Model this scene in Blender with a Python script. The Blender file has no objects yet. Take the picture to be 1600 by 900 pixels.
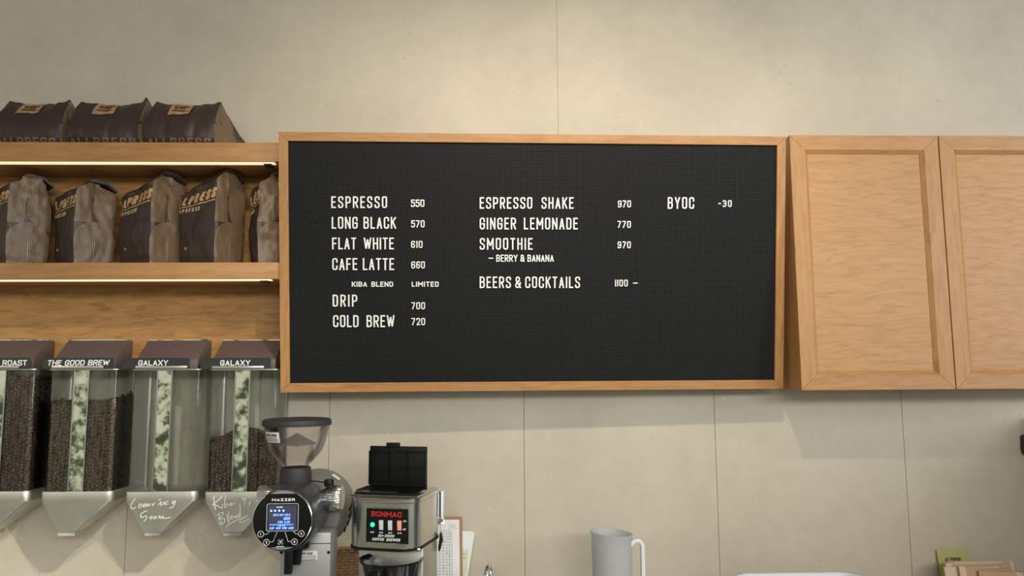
import bpy, bmesh, math, random
from mathutils import Vector, Matrix, noise
from math import radians as R, sin, cos, pi

C = bpy.context.scene.collection
SC = bpy.context.scene

# ------------------------------------------------------------------ camera
F = 1170.0                                   # focal length in pixels of a 1600 px wide frame
CAM = Vector((0.0, -2.03, 1.60))
PITCH, YAW, ROLL = R(6.42), R(1.75), R(0.36)
_f = Vector((sin(YAW) * cos(PITCH), cos(YAW) * cos(PITCH), sin(PITCH)))
_r0 = Vector((cos(YAW), -sin(YAW), 0))
_u0 = _r0.cross(_f)
_u = _u0 * cos(ROLL) + _r0 * sin(ROLL)
_r = _r0 * cos(ROLL) - _u0 * sin(ROLL)
cd = bpy.data.cameras.new('camera')
cam = bpy.data.objects.new('camera', cd)
C.objects.link(cam)
cam.matrix_world = Matrix(((_r.x, _u.x, -_f.x, CAM.x), (_r.y, _u.y, -_f.y, CAM.y),
                           (_r.z, _u.z, -_f.z, CAM.z), (0, 0, 0, 1)))
cd.sensor_width = 36
cd.lens = F / 1600 * 36
cd.clip_start = 0.01
SC.camera = cam

# ------------------------------------------------------------------ world, light, exposure
SC.view_settings.view_transform = 'Standard'
SC.view_settings.look = 'None'
SC.view_settings.gamma = 1
SC.view_settings.use_curve_mapping = False
SC.view_settings.exposure = 0.0

COUNTER_Z = 0.94


def area(name, loc, target, sx, sy, power, col):
    l = bpy.data.lights.new(name, 'AREA')
    l.shape = 'RECTANGLE'; l.size = sx; l.size_y = sy; l.energy = power; l.color = col
    o = bpy.data.objects.new(name, l); C.objects.link(o)
    o.location = loc
    o.rotation_euler = (Vector(target) - Vector(loc)).to_track_quat('-Z', 'Y').to_euler()
    return o


def spot(name, loc, target, power, col, ang=70, blend=0.6, rad=0.05):
    l = bpy.data.lights.new(name, 'SPOT')
    l.energy = power; l.color = col; l.spot_size = R(ang); l.spot_blend = blend; l.shadow_soft_size = rad
    o = bpy.data.objects.new(name, l); C.objects.link(o)
    o.location = loc
    o.rotation_euler = (Vector(target) - Vector(loc)).to_track_quat('-Z', 'Y').to_euler()
    return o


W = bpy.data.worlds.new('world'); SC.world = W
W.use_nodes = True
wt = W.node_tree; wt.nodes.clear()
wo = wt.nodes.new('ShaderNodeOutputWorld'); wb = wt.nodes.new('ShaderNodeBackground')
wt.links.new(wb.outputs[0], wo.inputs[0])
tc = wt.nodes.new('ShaderNodeTexCoord'); sep = wt.nodes.new('ShaderNodeSeparateXYZ')
wt.links.new(tc.outputs['Generated'], sep.inputs[0])
rmp = wt.nodes.new('ShaderNodeValToRGB')
nz = wt.nodes.new('ShaderNodeTexNoise'); nz.inputs['Scale'].default_value = 75; nz.inputs['Detail'].default_value = 8; nz.inputs['Roughness'].default_value = 0.7
wt.links.new(tc.outputs['Generated'], nz.inputs['Vector'])
mb_ = wt.nodes.new('ShaderNodeMath'); mb_.operation = 'SUBTRACT'; mb_.inputs[1].default_value = 0.31
wt.links.new(nz.outputs['Fac'], mb_.inputs[0])
ma = wt.nodes.new('ShaderNodeMath'); ma.operation = 'MULTIPLY_ADD'
wt.links.new(mb_.outputs[0], ma.inputs[0]); ma.inputs[1].default_value = 2.0; wt.links.new(sep.outputs['Z'], ma.inputs[2])
e = rmp.color_ramp.elements
e[0].position = 0.12; e[0].color = (0.10, 0.10, 0.08, 1)
e[1].position = 1.0; e[1].color = (0.95, 0.97, 1.0, 1)
for p_, c_ in ((0.24, (0.13, 0.16, 0.08, 1)), (0.32, (0.50, 0.56, 0.34, 1)), (0.42, (0.86, 0.86, 0.60, 1)), (0.60, (0.92, 0.91, 0.82, 1))):
    x = e.new(p_); x.color = c_
wt.links.new(ma.outputs[0], rmp.inputs['Fac'])
wt.links.new(rmp.outputs[0], wb.inputs[0])
wb.inputs[1].default_value = 0.75

WARM = (1.0, 0.93, 0.80)
DAY = (1.0, 0.985, 0.95)
area('window_daylight', (1.1, -4.6, 2.55), (0.5, 0, 1.5), 3.8, 0.45, 86, DAY)
area('side_window_daylight', (3.4, -2.6, 2.2), (0.0, 0, 1.4), 0.55, 1.8, 44, (0.78, 0.89, 1.0))
for sx, sy, tx, tz, pw, ang in ((-2.65, -1.5, -1.15, 1.10, 88, 31), (0.45, -1.5, -1.10, 1.10, 88, 31),
                                (-0.25, -1.25, -0.20, 1.98, 24, 72), (0.35, -1.25, 0.32, 1.98, 40, 72), (1.15, -1.25, 1.00, 2.04, 14, 62)):
    spot('track_spot', (sx, sy, 2.75), (tx, 0, tz), pw, WARM if sy < -1.3 else (1.0, 0.89, 0.70), ang, 1.0, 0.025)


# ------------------------------------------------------------------ pixel helper (photo measurements -> points in the room)
def ray(px, py):
    return _f + _r * ((px - 800) / F) - _u * ((py - 450) / F)


def at(px, py, y):
    d = ray(px, py)
    return CAM + d * ((y - CAM.y) / d.y)


def at_plane(px, py, o, n):
    d = ray(px, py)
    return CAM + d * ((o - CAM).dot(n) / d.dot(n))


XR = at(1603, 655, 0).x                        # face of the added shade wall just outside the frame


# ------------------------------------------------------------------ node expressions
class S:
    def __init__(s, t, sock): s.t = t; s.k = sock
    def _m(s, op, b=None, c=None):
        n = s.t.nodes.new('ShaderNodeMath'); n.operation = op
        for i, v in enumerate((s, b, c)):
            if v is None: continue
            if isinstance(v, S): s.t.links.new(v.k, n.inputs[i])
            else: n.inputs[i].default_value = v
        return S(s.t, n.outputs[0])
    def __add__(s, b): return s._m('ADD', b)
    def __radd__(s, b): return s._m('ADD', b)
    def __sub__(s, b): return s._m('SUBTRACT', b)
    def __rsub__(s, b): return (s * -1) + b
    def __mul__(s, b): return s._m('MULTIPLY', b)
    def __rmul__(s, b): return s._m('MULTIPLY', b)
    def __truediv__(s, b): return s._m('DIVIDE', b)
    def lt(s, b): return s._m('LESS_THAN', b)
    def gt(s, b): return s._m('GREATER_THAN', b)
    def mx(s, b): return s._m('MAXIMUM', b)
    def mn(s, b): return s._m('MINIMUM', b)
    def sqrt(s): return s._m('SQRT')
    def sin(s): return s._m('SINE')
    def fract(s): return s._m('FRACT')
    def abs(s): return s._m('ABSOLUTE')
    def clamp(s): return s.mx(0.0).mn(1.0)


def new_mat(name):
    m = bpy.data.materials.new(name); m.use_nodes = True
    t = m.node_tree
    b = t.nodes['Principled BSDF']
    return m, t, b


def plain(name, col, rough=0.5, metal=0.0, spec=0.5, emit=None, estr=1.0, bump=0.0, bscale=300, coat=0.0, var=0.0, vscale=20):
    m, t, b = new_mat(name)
    b.inputs['Base Color'].default_value = (*col, 1)
    b.inputs['Roughness'].default_value = rough
    b.inputs['Metallic'].default_value = metal
    b.inputs['Specular IOR Level'].default_value = spec
    b.inputs['Coat Weight'].default_value = coat
    if emit:
        b.inputs['Emission Color'].default_value = (*emit, 1)
        b.inputs['Emission Strength'].default_value = estr
    if bump or var:
        co = t.nodes.new('ShaderNodeTexCoord')
        n = t.nodes.new('ShaderNodeTexNoise'); n.inputs['Detail'].default_value = 4
        t.links.new(co.outputs['Object'], n.inputs['Vector'])
        if bump:
            n.inputs['Scale'].default_value = bscale
            bp = t.nodes.new('ShaderNodeBump'); bp.inputs['Strength'].default_value = bump; bp.inputs['Distance'].default_value = 0.002
            t.links.new(n.outputs['Fac'], bp.inputs['Height']); t.links.new(bp.outputs[0], b.inputs['Normal'])
        if var:
            n2 = t.nodes.new('ShaderNodeTexNoise'); n2.inputs['Scale'].default_value = vscale; n2.inputs['Detail'].default_value = 5
            t.links.new(co.outputs['Object'], n2.inputs['Vector'])
            mx = t.nodes.new('ShaderNodeMix'); mx.data_type = 'RGBA'
            mx.inputs[6].default_value = (*[c * (1 - var) for c in col], 1)
            mx.inputs[7].default_value = (*[min(1, c * (1 + var)) for c in col], 1)
            t.links.new(n2.outputs['Fac'], mx.inputs[0]); t.links.new(mx.outputs[2], b.inputs['Base Color'])
    return m


def oak(name, axis, lo, hi, seed=0.0, figure=1.0, freq=34.0, rough=0.42):
    """oak veneer, grain running along axis ('X', 'Y' or 'Z')"""
    m, t, b = new_mat(name)
    co = t.nodes.new('ShaderNodeTexCoord')
    sp = t.nodes.new('ShaderNodeSeparateXYZ'); t.links.new(co.outputs['Object'], sp.inputs[0])
    X, Y, Z = (S(t, sp.outputs[i]) for i in range(3))
    a, bb = {'X': (X, Z + Y * 0.9), 'Z': (Z, X + Y * 0.9), 'Y': (Y, X + Z * 0.9)}[axis]

    def nse(sa, sb, off, det=3, rough_=0.55):
        cb = t.nodes.new('ShaderNodeCombineXYZ')
        t.links.new((a * sa + off).k, cb.inputs[0]); t.links.new((bb * sb + off * 1.7).k, cb.inputs[1])
        cb.inputs[2].default_value = seed * 3.1 + off
        n = t.nodes.new('ShaderNodeTexNoise'); n.inputs['Scale'].default_value = 1; n.inputs['Detail'].default_value = det
        n.inputs['Roughness'].default_value = rough_
        t.links.new(cb.outputs[0], n.inputs['Vector'])
        return S(t, n.outputs['Fac'])
    big = nse(2.2, 11.0, seed + 1.0, 2)
    med = nse(14.0, 70.0, seed + 4.0, 3)
    fine = nse(26.0, 620.0, seed + 7.0, 2, 0.7)
    rings = ((bb * freq + big * 5.5 * figure + med * 0.55) * 1.0).fract()
    ring = (rings * rings * 0.75)
    streak = ((fine - 0.5) * 3.2).clamp()
    tone = nse(1.2, 3.0, seed + 11, 1)
    val = (0.95 - ring * 0.45 - streak * 1.0 + (tone - 0.5) * 0.6 + (med - 0.5) * 1.5).clamp()
    mx = t.nodes.new('ShaderNodeMix'); mx.data_type = 'RGBA'
    mx.inputs[6].default_value = (*lo, 1); mx.inputs[7].default_value = (*hi, 1)
    t.links.new(val.k, mx.inputs[0]); t.links.new(mx.outputs[2], b.inputs['Base Color'])
    b.inputs['Roughness'].default_value = rough
    b.inputs['Specular IOR Level'].default_value = 0.35
    bp = t.nodes.new('ShaderNodeBump'); bp.inputs['Strength'].default_value = 0.12; bp.inputs['Distance'].default_value = 0.001
    t.links.new(val.k, bp.inputs['Height']); t.links.new(bp.outputs[0], b.inputs['Normal'])
    return m


OLO, OHI = (0.35, 0.165, 0.056), (0.475, 0.25, 0.098)
M = {}
M['oak_h'] = oak('oak_horizontal', 'X', OLO, OHI, 1.3, 0.8, 40)
M['oak_v'] = oak('oak_vertical', 'Z', OLO, OHI, 2.1, 0.8, 40)
M['oak_panel'] = oak('oak_door_panel', 'X', (0.37, 0.185, 0.066), (0.50, 0.275, 0.115), 6.4, 1.6, 58)
M['oak_back'] = oak('oak_back_panel', 'X', (0.27, 0.128, 0.042), (0.50, 0.265, 0.095), 9.2, 1.7, 26)
M['oak_dark'] = plain('dark_stained_wood', (0.035, 0.018, 0.011), 0.4, var=0.3)


def wall_material():
    m, t, b = new_mat('fibre_cement')
    co = t.nodes.new('ShaderNodeTexCoord')
    def nz_(scale, det=3):
        n = t.nodes.new('ShaderNodeTexNoise'); n.inputs['Scale'].default_value = scale; n.inputs['Detail'].default_value = det
        t.links.new(co.outputs['Object'], n.inputs['Vector']); return S(t, n.outputs['Fac'])
    cloud = nz_(3.0, 5); mid = nz_(24, 4)
    dn = t.nodes.new('ShaderNodeTexNoise'); dn.inputs['Scale'].default_value = 90; t.links.new(co.outputs['Object'], dn.inputs['Vector'])
    dm = t.nodes.new('ShaderNodeMix'); dm.data_type = 'RGBA'; dm.inputs[0].default_value = 0.012
    t.links.new(co.outputs['Object'], dm.inputs[6]); t.links.new(dn.outputs['Color'], dm.inputs[7])
    v = t.nodes.new('ShaderNodeTexVoronoi'); v.inputs['Scale'].default_value = 42; t.links.new(dm.outputs[2], v.inputs['Vector'])
    d = S(t, v.outputs['Distance'])
    gate = nz_(5.0, 2).gt(0.52)
    pit = d.lt(0.10) * gate * nz_(60, 1).gt(0.47)
    v2 = t.nodes.new('ShaderNodeTexVoronoi'); v2.inputs['Scale'].default_value = 19
    mp = t.nodes.new('ShaderNodeMapping'); mp.inputs['Location'].default_value = (3.3, 1.1, 7.7)
    t.links.new(dm.outputs[2], mp.inputs[0]); t.links.new(mp.outputs[0], v2.inputs['Vector'])
    fleck = S(t, v2.outputs['Distance']).lt(0.05)
    val = (0.5 + (cloud - 0.5) * 0.75 + (mid - 0.5) * 0.28 - pit * 0.7 + fleck * 0.3).clamp()
    mx = t.nodes.new('ShaderNodeMix'); mx.data_type = 'RGBA'
    mx.inputs[6].default_value = (0.405, 0.357, 0.282, 1); mx.inputs[7].default_value = (0.67, 0.603, 0.492, 1)
    t.links.new(val.k, mx.inputs[0]); t.links.new(mx.outputs[2], b.inputs['Base Color'])
    b.inputs['Roughness'].default_value = 0.55
    b.inputs['Specular IOR Level'].default_value = 0.3
    bp = t.nodes.new('ShaderNodeBump'); bp.inputs['Strength'].default_value = 0.1; bp.inputs['Distance'].default_value = 0.002
    t.links.new(val.k, bp.inputs['Height']); t.links.new(bp.outputs[0], b.inputs['Normal'])
    return m


M['wall'] = wall_material()
M['seam'] = plain('seam_joint_filler', (0.23, 0.19, 0.14), 0.8)  # brown filler colour of the panel joints
M['shade_wall'] = plain('shade_wall_finish', (0.05, 0.04, 0.03), 0.7)  # for the added light-blocking wall on the right
M['ceiling'] = plain('ceiling_paint', (0.55, 0.5, 0.42), 0.8)
M['floor'] = plain('floor_concrete', (0.30, 0.27, 0.22), 0.6, var=0.2)
M['felt'] = plain('letter_panel_grey', (0.0115, 0.0118, 0.0125), 0.6, spec=0.2)
M['hole'] = plain('letter_panel_hole', (0.004, 0.004, 0.004), 0.8)
M['white'] = plain('white_plastic_letter', (0.86, 0.86, 0.84), 0.4)
M['steel'] = plain('brushed_steel', (0.60, 0.585, 0.54), 0.38, 1.0, bump=0.05, bscale=120, var=0.08, vscale=30)
M['funnel'] = plain('dull_steel_funnel', (0.60, 0.58, 0.53), 0.46, 1.0, var=0.14, vscale=26)
M['mirror'] = plain('polished_steel', (0.72, 0.72, 0.68), 0.015, 1.0)
M['chrome'] = plain('chrome', (0.80, 0.80, 0.79), 0.08, 1.0)
M['satin'] = plain('satin_aluminium', (0.62, 0.62, 0.61), 0.28, 1.0)
M['lid'] = plain('brown_powder_coat', (0.115, 0.082, 0.075), 0.42)
M['black'] = plain('black_plastic', (0.006, 0.006, 0.006), 0.42, spec=0.25)
M['black_soft'] = plain('black_rubber', (0.022, 0.022, 0.023), 0.6)
M['gloss_black'] = plain('gloss_black', (0.007, 0.007, 0.008), 0.12)
M['charcoal'] = plain('charcoal_metallic', (0.085, 0.088, 0.095), 0.34, 0.55)
M['grey_cast'] = plain('grey_cast_metal', (0.26, 0.26, 0.24), 0.42, 0.35)
M['silver_paint'] = plain('silver_paint', (0.34, 0.34, 0.335), 0.38, 0.4)
M['led'] = plain('led_diffuser', (1, 0.9, 0.7), 0.5, emit=(1.0, 0.76, 0.42), estr=0.95)
M['bag'] = plain('brown_coffee_bag', (0.050, 0.032, 0.027), 0.42, spec=0.35, bump=0.12, bscale=45)
M['gold'] = plain('gold_print', (0.52, 0.33, 0.16), 0.42)
M['gold_dim'] = plain('dull_gold_print', (0.16, 0.10, 0.055), 0.5)
M['cream_print'] = plain('cream_print', (0.55, 0.42, 0.28), 0.5)
M['kraft_label'] = plain('kraft_label', (0.42, 0.245, 0.135), 0.55, var=0.08)
M['label_ink'] = plain('label_ink', (0.10, 0.05, 0.03), 0.6)
M['chalk'] = plain('white_paint_pen', (0.85, 0.85, 0.82), 0.7)
M['bean'] = plain('roasted_bean', (0.125, 0.080, 0.055), 0.38, spec=0.5, var=0.35, vscale=90)
M['bean_dark'] = plain('dark_roasted_bean', (0.095, 0.055, 0.038), 0.34, spec=0.5, var=0.35, vscale=90)
M['kraft'] = plain('kraft_paper', (0.56, 0.375, 0.23), 0.75, var=0.06)
M['kraft_pale'] = plain('pale_kraft_paper', (0.72, 0.55, 0.40), 0.75, var=0.05)
M['card'] = plain('olive_card', (0.46, 0.44, 0.17), 0.6)
M['paper'] = plain('white_paper', (0.80, 0.80, 0.79), 0.7)
M['note'] = plain('pale_green_note', (0.62, 0.70, 0.48), 0.7)
M['ink'] = plain('grey_ink', (0.16, 0.16, 0.17), 0.7)
M['hardboard'] = plain('brown_hardboard', (0.36, 0.20, 0.095), 0.6, var=0.1)
M['white_gloss'] = plain('white_gloss_plastic', (0.80, 0.80, 0.82), 0.3)
M['sticker'] = plain('white_sticker', (0.78, 0.76, 0.74), 0.5)
M['wicker'] = plain('wicker', (0.36, 0.21, 0.10), 0.6, var=0.35, vscale=60)
M['worktop'] = plain('steel_worktop', (0.55, 0.55, 0.53), 0.35, 1.0)
M['red'] = plain('red_print', (0.60, 0.02, 0.02), 0.4)
M['orange'] = plain('orange_rocker', (0.85, 0.33, 0.20), 0.35, emit=(1.0, 0.35, 0.2), estr=0.25)
M['green_lamp'] = plain('green_pilot_lamp', (0.02, 0.5, 0.28), 0.2, emit=(0.05, 0.9, 0.5), estr=0.8)
M['screen'] = plain('lcd_screen', (0.02, 0.022, 0.05), 0.12, emit=(0.075, 0.072, 0.10), estr=0.6)
M['screen_text'] = plain('lcd_text', (0.1, 0.2, 0.9), 0.4, emit=(0.16, 0.36, 1.0), estr=1.5)
M['screen_pale'] = plain('lcd_icons', (0.2, 0.4, 0.9), 0.4, emit=(0.35, 0.62, 1.0), estr=1.3)


def glassy(name, tint, fac, rough=0.03, cap=1.0):
    """clear sheet: transparent with a fresnel-weighted gloss"""
    m, t, b = new_mat(name)
    t.nodes.remove(b)
    out = t.nodes['Material Output']
    tr = t.nodes.new('ShaderNodeBsdfTransparent'); tr.inputs[0].default_value = (*tint, 1)
    gl = t.nodes.new('ShaderNodeBsdfGlossy'); gl.inputs['Roughness'].default_value = rough
    fr = t.nodes.new('ShaderNodeLayerWeight'); fr.inputs[0].default_value = fac
    mx = t.nodes.new('ShaderNodeMixShader')
    t.links.new((S(t, fr.outputs['Fresnel']) * cap).k, mx.inputs[0]); t.links.new(tr.outputs[0], mx.inputs[1]); t.links.new(gl.outputs[0], mx.inputs[2])
    t.links.new(mx.outputs[0], out.inputs[0])
    return m


M['glass'] = glassy('clear_acrylic', (0.982, 0.99, 0.985), 0.32, 0.035, 0.9)
M['hopper'] = glassy('smoky_clear_hopper', (0.955, 0.94, 0.945), 0.24, 0.05, 0.45)


def frosted(name, col, tint, trans):
    m, t, b = new_mat(name)
    out = t.nodes['Material Output']
    b.inputs['Base Color'].default_value = (*col, 1); b.inputs['Roughness'].default_value = 0.35
    b.inputs['Subsurface Weight'].default_value = 0.0
    tl = t.nodes.new('ShaderNodeBsdfTranslucent'); tl.inputs[0].default_value = (*tint, 1)
    tr = t.nodes.new('ShaderNodeBsdfTransparent')
    m1 = t.nodes.new('ShaderNodeMixShader'); m1.inputs[0].default_value = 0.35
    m2 = t.nodes.new('ShaderNodeMixShader'); m2.inputs[0].default_value = trans
    t.links.new(b.outputs[0], m1.inputs[1]); t.links.new(tl.outputs[0], m1.inputs[2])
    t.links.new(m1.outputs[0], m2.inputs[1]); t.links.new(tr.outputs[0], m2.inputs[2])
    t.links.new(m2.outputs[0], out.inputs[0])
    return m


M['frosted'] = frosted('milky_polypropylene', (0.62, 0.61, 0.62), (0.8, 0.8, 0.8), 0.22)
M['hopper_core'] = frosted('smoky_hopper_core', (0.38, 0.33, 0.33), (0.5, 0.45, 0.45), 0.45)


def pattern_mat():
    """fine gold lines on the gusset of a coffee bag; UV in metres, u from the front corner, v from the bottom"""
    m, t, b = new_mat('bag_gusset_line_pattern')
    uv = t.nodes.new('ShaderNodeUVMap')
    sp = t.nodes.new('ShaderNodeSeparateXYZ'); t.links.new(uv.outputs[0], sp.inputs[0])
    u, v = S(t, sp.outputs[0]), S(t, sp.outputs[1])
    P = 0.0036
    Wd = 0.098
    def lines(d): return (d / P).fract().lt(0.31)
    def ln(a, c): return (a * a + c * c).sqrt()
    # lower arch: vertical lines that bend over into concentric half circles
    d1 = ln(u - Wd * 0.5, (v - 0.062).mx(0.0))
    in1 = d1.lt(Wd * 0.5) * v.lt(0.062 + Wd * 0.5)
    # lens of shallow arcs on top of the arch
    d1b = ln(u - Wd * 0.5, v - 0.165)
    # left column of vertical lines bending left at the top
    d2 = ln(u * 1.0, (v - 0.185).mx(0.0))
    in2 = u.lt(0.040) * v.gt(0.108)
    # big circle at the right
    d3 = ln(u - Wd * 1.02, v - 0.150)
    in3 = d3.lt(0.058) * u.gt(0.040)
    in4 = u.gt(0.040) * v.gt(0.172)
    base = in1 * lines(d1)
    col2 = (1.0 - in1) * in2 * lines(d2)
    rest = (1.0 - in1) * (1.0 - in2)
    circ = rest * in3 * lines(d3)
    top = rest * (1.0 - in3) * in4 * lines(u)
    fac = ((base + col2 + circ + top) * u.gt(0.0) * u.lt(Wd)).clamp()
    mx = t.nodes.new('ShaderNodeMix'); mx.data_type = 'RGBA'
    mx.inputs[6].default_value = (0.062, 0.036, 0.026, 1); mx.inputs[7].default_value = (0.43, 0.285, 0.15, 1)
    t.links.new(fac.k, mx.inputs[0]); t.links.new(mx.outputs[2], b.inputs['Base Color'])
    b.inputs['Roughness'].default_value = 0.42
    return m


M['pattern'] = pattern_mat()


# ------------------------------------------------------------------ mesh builder
class MB:
    def __init__(s): s.v = []; s.f = []; s.lift = 0.0
    def add(s, vs, fs):
        o = len(s.v); s.v += [tuple(p) for p in vs]; s.f += [[i + o for i in f] for f in fs]; return s
    def box(s, a, b):
        x0, y0, z0 = a; x1, y1, z1 = b
        return s.add([(x0, y0, z0), (x1, y0, z0), (x1, y1, z0), (x0, y1, z0), (x0, y0, z1), (x1, y0, z1), (x1, y1, z1), (x0, y1, z1)],
                     [[3, 2, 1, 0], [4, 5, 6, 7], [0, 1, 5, 4], [1, 2, 6, 5], [2, 3, 7, 6], [3, 0, 4, 7]])
    def hexa(s, lo, hi):
        """two matching loops of n points joined and capped"""
        n = len(lo)
        return s.add(list(lo) + list(hi), [list(range(n))[::-1], list(range(n, 2 * n))] +
                     [[i, (i + 1) % n, n + (i + 1) % n, n + i] for i in range(n)])
    def loft(s, rings, cap0=True, cap1=True, closed=True):
        n = len(rings[0]); vs = [p for r in rings for p in r]; fs = []
        for k in range(len(rings) - 1):
            for i in range(n if closed else n - 1):
                j = (i + 1) % n
                fs.append([k * n + i, k * n + j, (k + 1) * n + j, (k + 1) * n + i])
        if cap0: fs.append(list(range(n))[::-1])
        if cap1: fs.append([(len(rings) - 1) * n + i for i in range(n)])
        return s.add(vs, fs)
    def lathe(s, prof, o, ax=Vector((0, 0, 1)), n=40, cap0=True, cap1=True, closed=False, sx=1.0):
        """prof: (radius, height along ax)"""
        ax = Vector(ax).normalized(); o = Vector(o)
        a = ax.orthogonal().normalized() if abs(ax.z) < .99 else Vector((1, 0, 0)); b = ax.cross(a)
        rings = [[o + ax * h + a * (r * cos(2 * pi * i / n)) + b * (r * sin(2 * pi * i / n) * sx) for i in range(n)] for r, h in prof]
        if closed: rings.append(rings[0]); return s.loft(rings, False, False)
        return s.loft(rings, cap0, cap1)
    def tube(s, pts, r, n=8, closed=False):
        pts = [Vector(p) for p in pts]; rings = []; m = len(pts); up = None
        for i, p in enumerate(pts):
            d = (pts[(i + 1) % m] - pts[i - 1]) if closed else (pts[min(i + 1, m - 1)] - pts[max(i - 1, 0)])
            d.normalize()
            if up is None: up = d.orthogonal().normalized()
            up = (up - d * up.dot(d)).normalized(); b = d.cross(up)
            rr = r[i] if isinstance(r, (list, tuple)) else r
            rings.append([p + up * (rr * cos(2 * pi * k / n)) + b * (rr * sin(2 * pi * k / n)) for k in range(n)])
        if closed: rings.append(rings[0]); return s.loft(rings, False, False)
        return s.loft(rings)
    def ribbon(s, pts, w, d0, d1, mp, closed=False):
        """flat strip of width w along 2-D pts, extruded from depth d0 to d1, mapped by mp(u, v, d)"""
        n = len(pts); L = []; Rr = []
        for i in range(n):
            p = pts[i]
            a = pts[i - 1] if (i or closed) else None
            b = pts[(i + 1) % n] if (i < n - 1 or closed) else None
            def nd(q, r_):
                dx, dy = r_[0] - q[0], r_[1] - q[1]; l = math.hypot(dx, dy) or 1e-9
                return (-dy / l, dx / l)
            if a is None: nx, ny = nd(p, b)
            elif b is None: nx, ny = nd(a, p)
            else:
                n1, n2 = nd(a, p), nd(p, b); nx, ny = n1[0] + n2[0], n1[1] + n2[1]; l = math.hypot(nx, ny)
                if l < 0.3: nx, ny = n1
                else:
                    nx, ny = nx / l, ny / l; k = 1 / max(0.55, nx * n1[0] + ny * n1[1]); nx *= k; ny *= k
            L.append((p[0] + nx * w / 2, p[1] + ny * w / 2)); Rr.append((p[0] - nx * w / 2, p[1] - ny * w / 2))
        vs = []
        for i in range(n):
            e_ = d1 + s.lift
            s.lift += 4e-6
            vs += [mp(*Rr[i], e_), mp(*L[i], e_), mp(*L[i], d0), mp(*Rr[i], d0)]
        fs = []
        for i in range(n if closed else n - 1):
            a, b = i * 4, ((i + 1) % n) * 4
            fs += [[a, b, b + 1, a + 1], [a + 1, b + 1, b + 2, a + 2], [b, a, a + 3, b + 3]]
        if not closed: fs += [[0, 1, 2, 3], [(n - 1) * 4 + 3, (n - 1) * 4 + 2, (n - 1) * 4 + 1, (n - 1) * 4]]
        return s.add(vs, fs)
    def disc(s, cu, cv, r0, r1, d, mp, n=32):
        """flat ring (r0 may be 0)"""
        vs = [mp(cu + r1 * cos(2 * pi * i / n), cv + r1 * sin(2 * pi * i / n), d) for i in range(n)]
        if r0 <= 0: return s.add(vs, [list(range(n))])
        vs += [mp(cu + r0 * cos(2 * pi * i / n), cv + r0 * sin(2 * pi * i / n), d) for i in range(n)]
        return s.add(vs, [[i, (i + 1) % n, n + (i + 1) % n, n + i] for i in range(n)])
    def build(s, name, mat, parent=None, smooth=30, bevel=0.0, seg=2, local=False, uvf=None, kind=None, label=None, fix=True):
        me = bpy.data.meshes.new(name)
        off = Vector((0, 0, 0))
        p = parent
        if not local:
            while p is not None: off += p.location; p = p.parent
        me.from_pydata([Vector(q) - off for q in s.v], [], s.f)
        if fix or bevel:
            bm = bmesh.new(); bm.from_mesh(me)
            if fix:
                bmesh.ops.remove_doubles(bm, verts=bm.verts, dist=1e-6)
                bmesh.ops.recalc_face_normals(bm, faces=bm.faces)
            if bevel:
                ed = [e_ for e_ in bm.edges if e_.is_manifold and e_.calc_face_angle(0) > R(40)]
                bmesh.ops.bevel(bm, geom=ed, offset=bevel, segments=seg, affect='EDGES', profile=0.5, clamp_overlap=True)
            bm.to_mesh(me); bm.free()
        me.materials.append(mat)
        if smooth:
            for q in me.polygons: q.use_smooth = True
            me.set_sharp_from_angle(angle=R(smooth))
        if uvf:
            ul = me.uv_layers.new(name='UVMap')
            for lp in me.loops: ul.data[lp.index].uv = uvf(me.vertices[lp.vertex_index].co)
        o = bpy.data.objects.new(name, me); C.objects.link(o)
        if parent is not None: o.parent = parent
        if kind: o['kind'] = kind
        if label: o['label'] = label
        return o


def tag(o, label, cat, group=None, kind=None):
    o['label'] = label; o['category'] = cat
    if group: o['group'] = group
    if kind: o['kind'] = kind
    return o


def thing(name, label, cat, loc, rz=0.0, group=None):
    o = bpy.data.objects.new(name, None); C.objects.link(o)
    o.empty_display_size = 0.05
    o.location = loc; o.rotation_euler = (0, 0, rz)
    return tag(o, label, cat, group)


def struct(name, mb, mat, **k):
    o = mb.build(name, mat, **k); o['kind'] = 'structure'; return o


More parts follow.
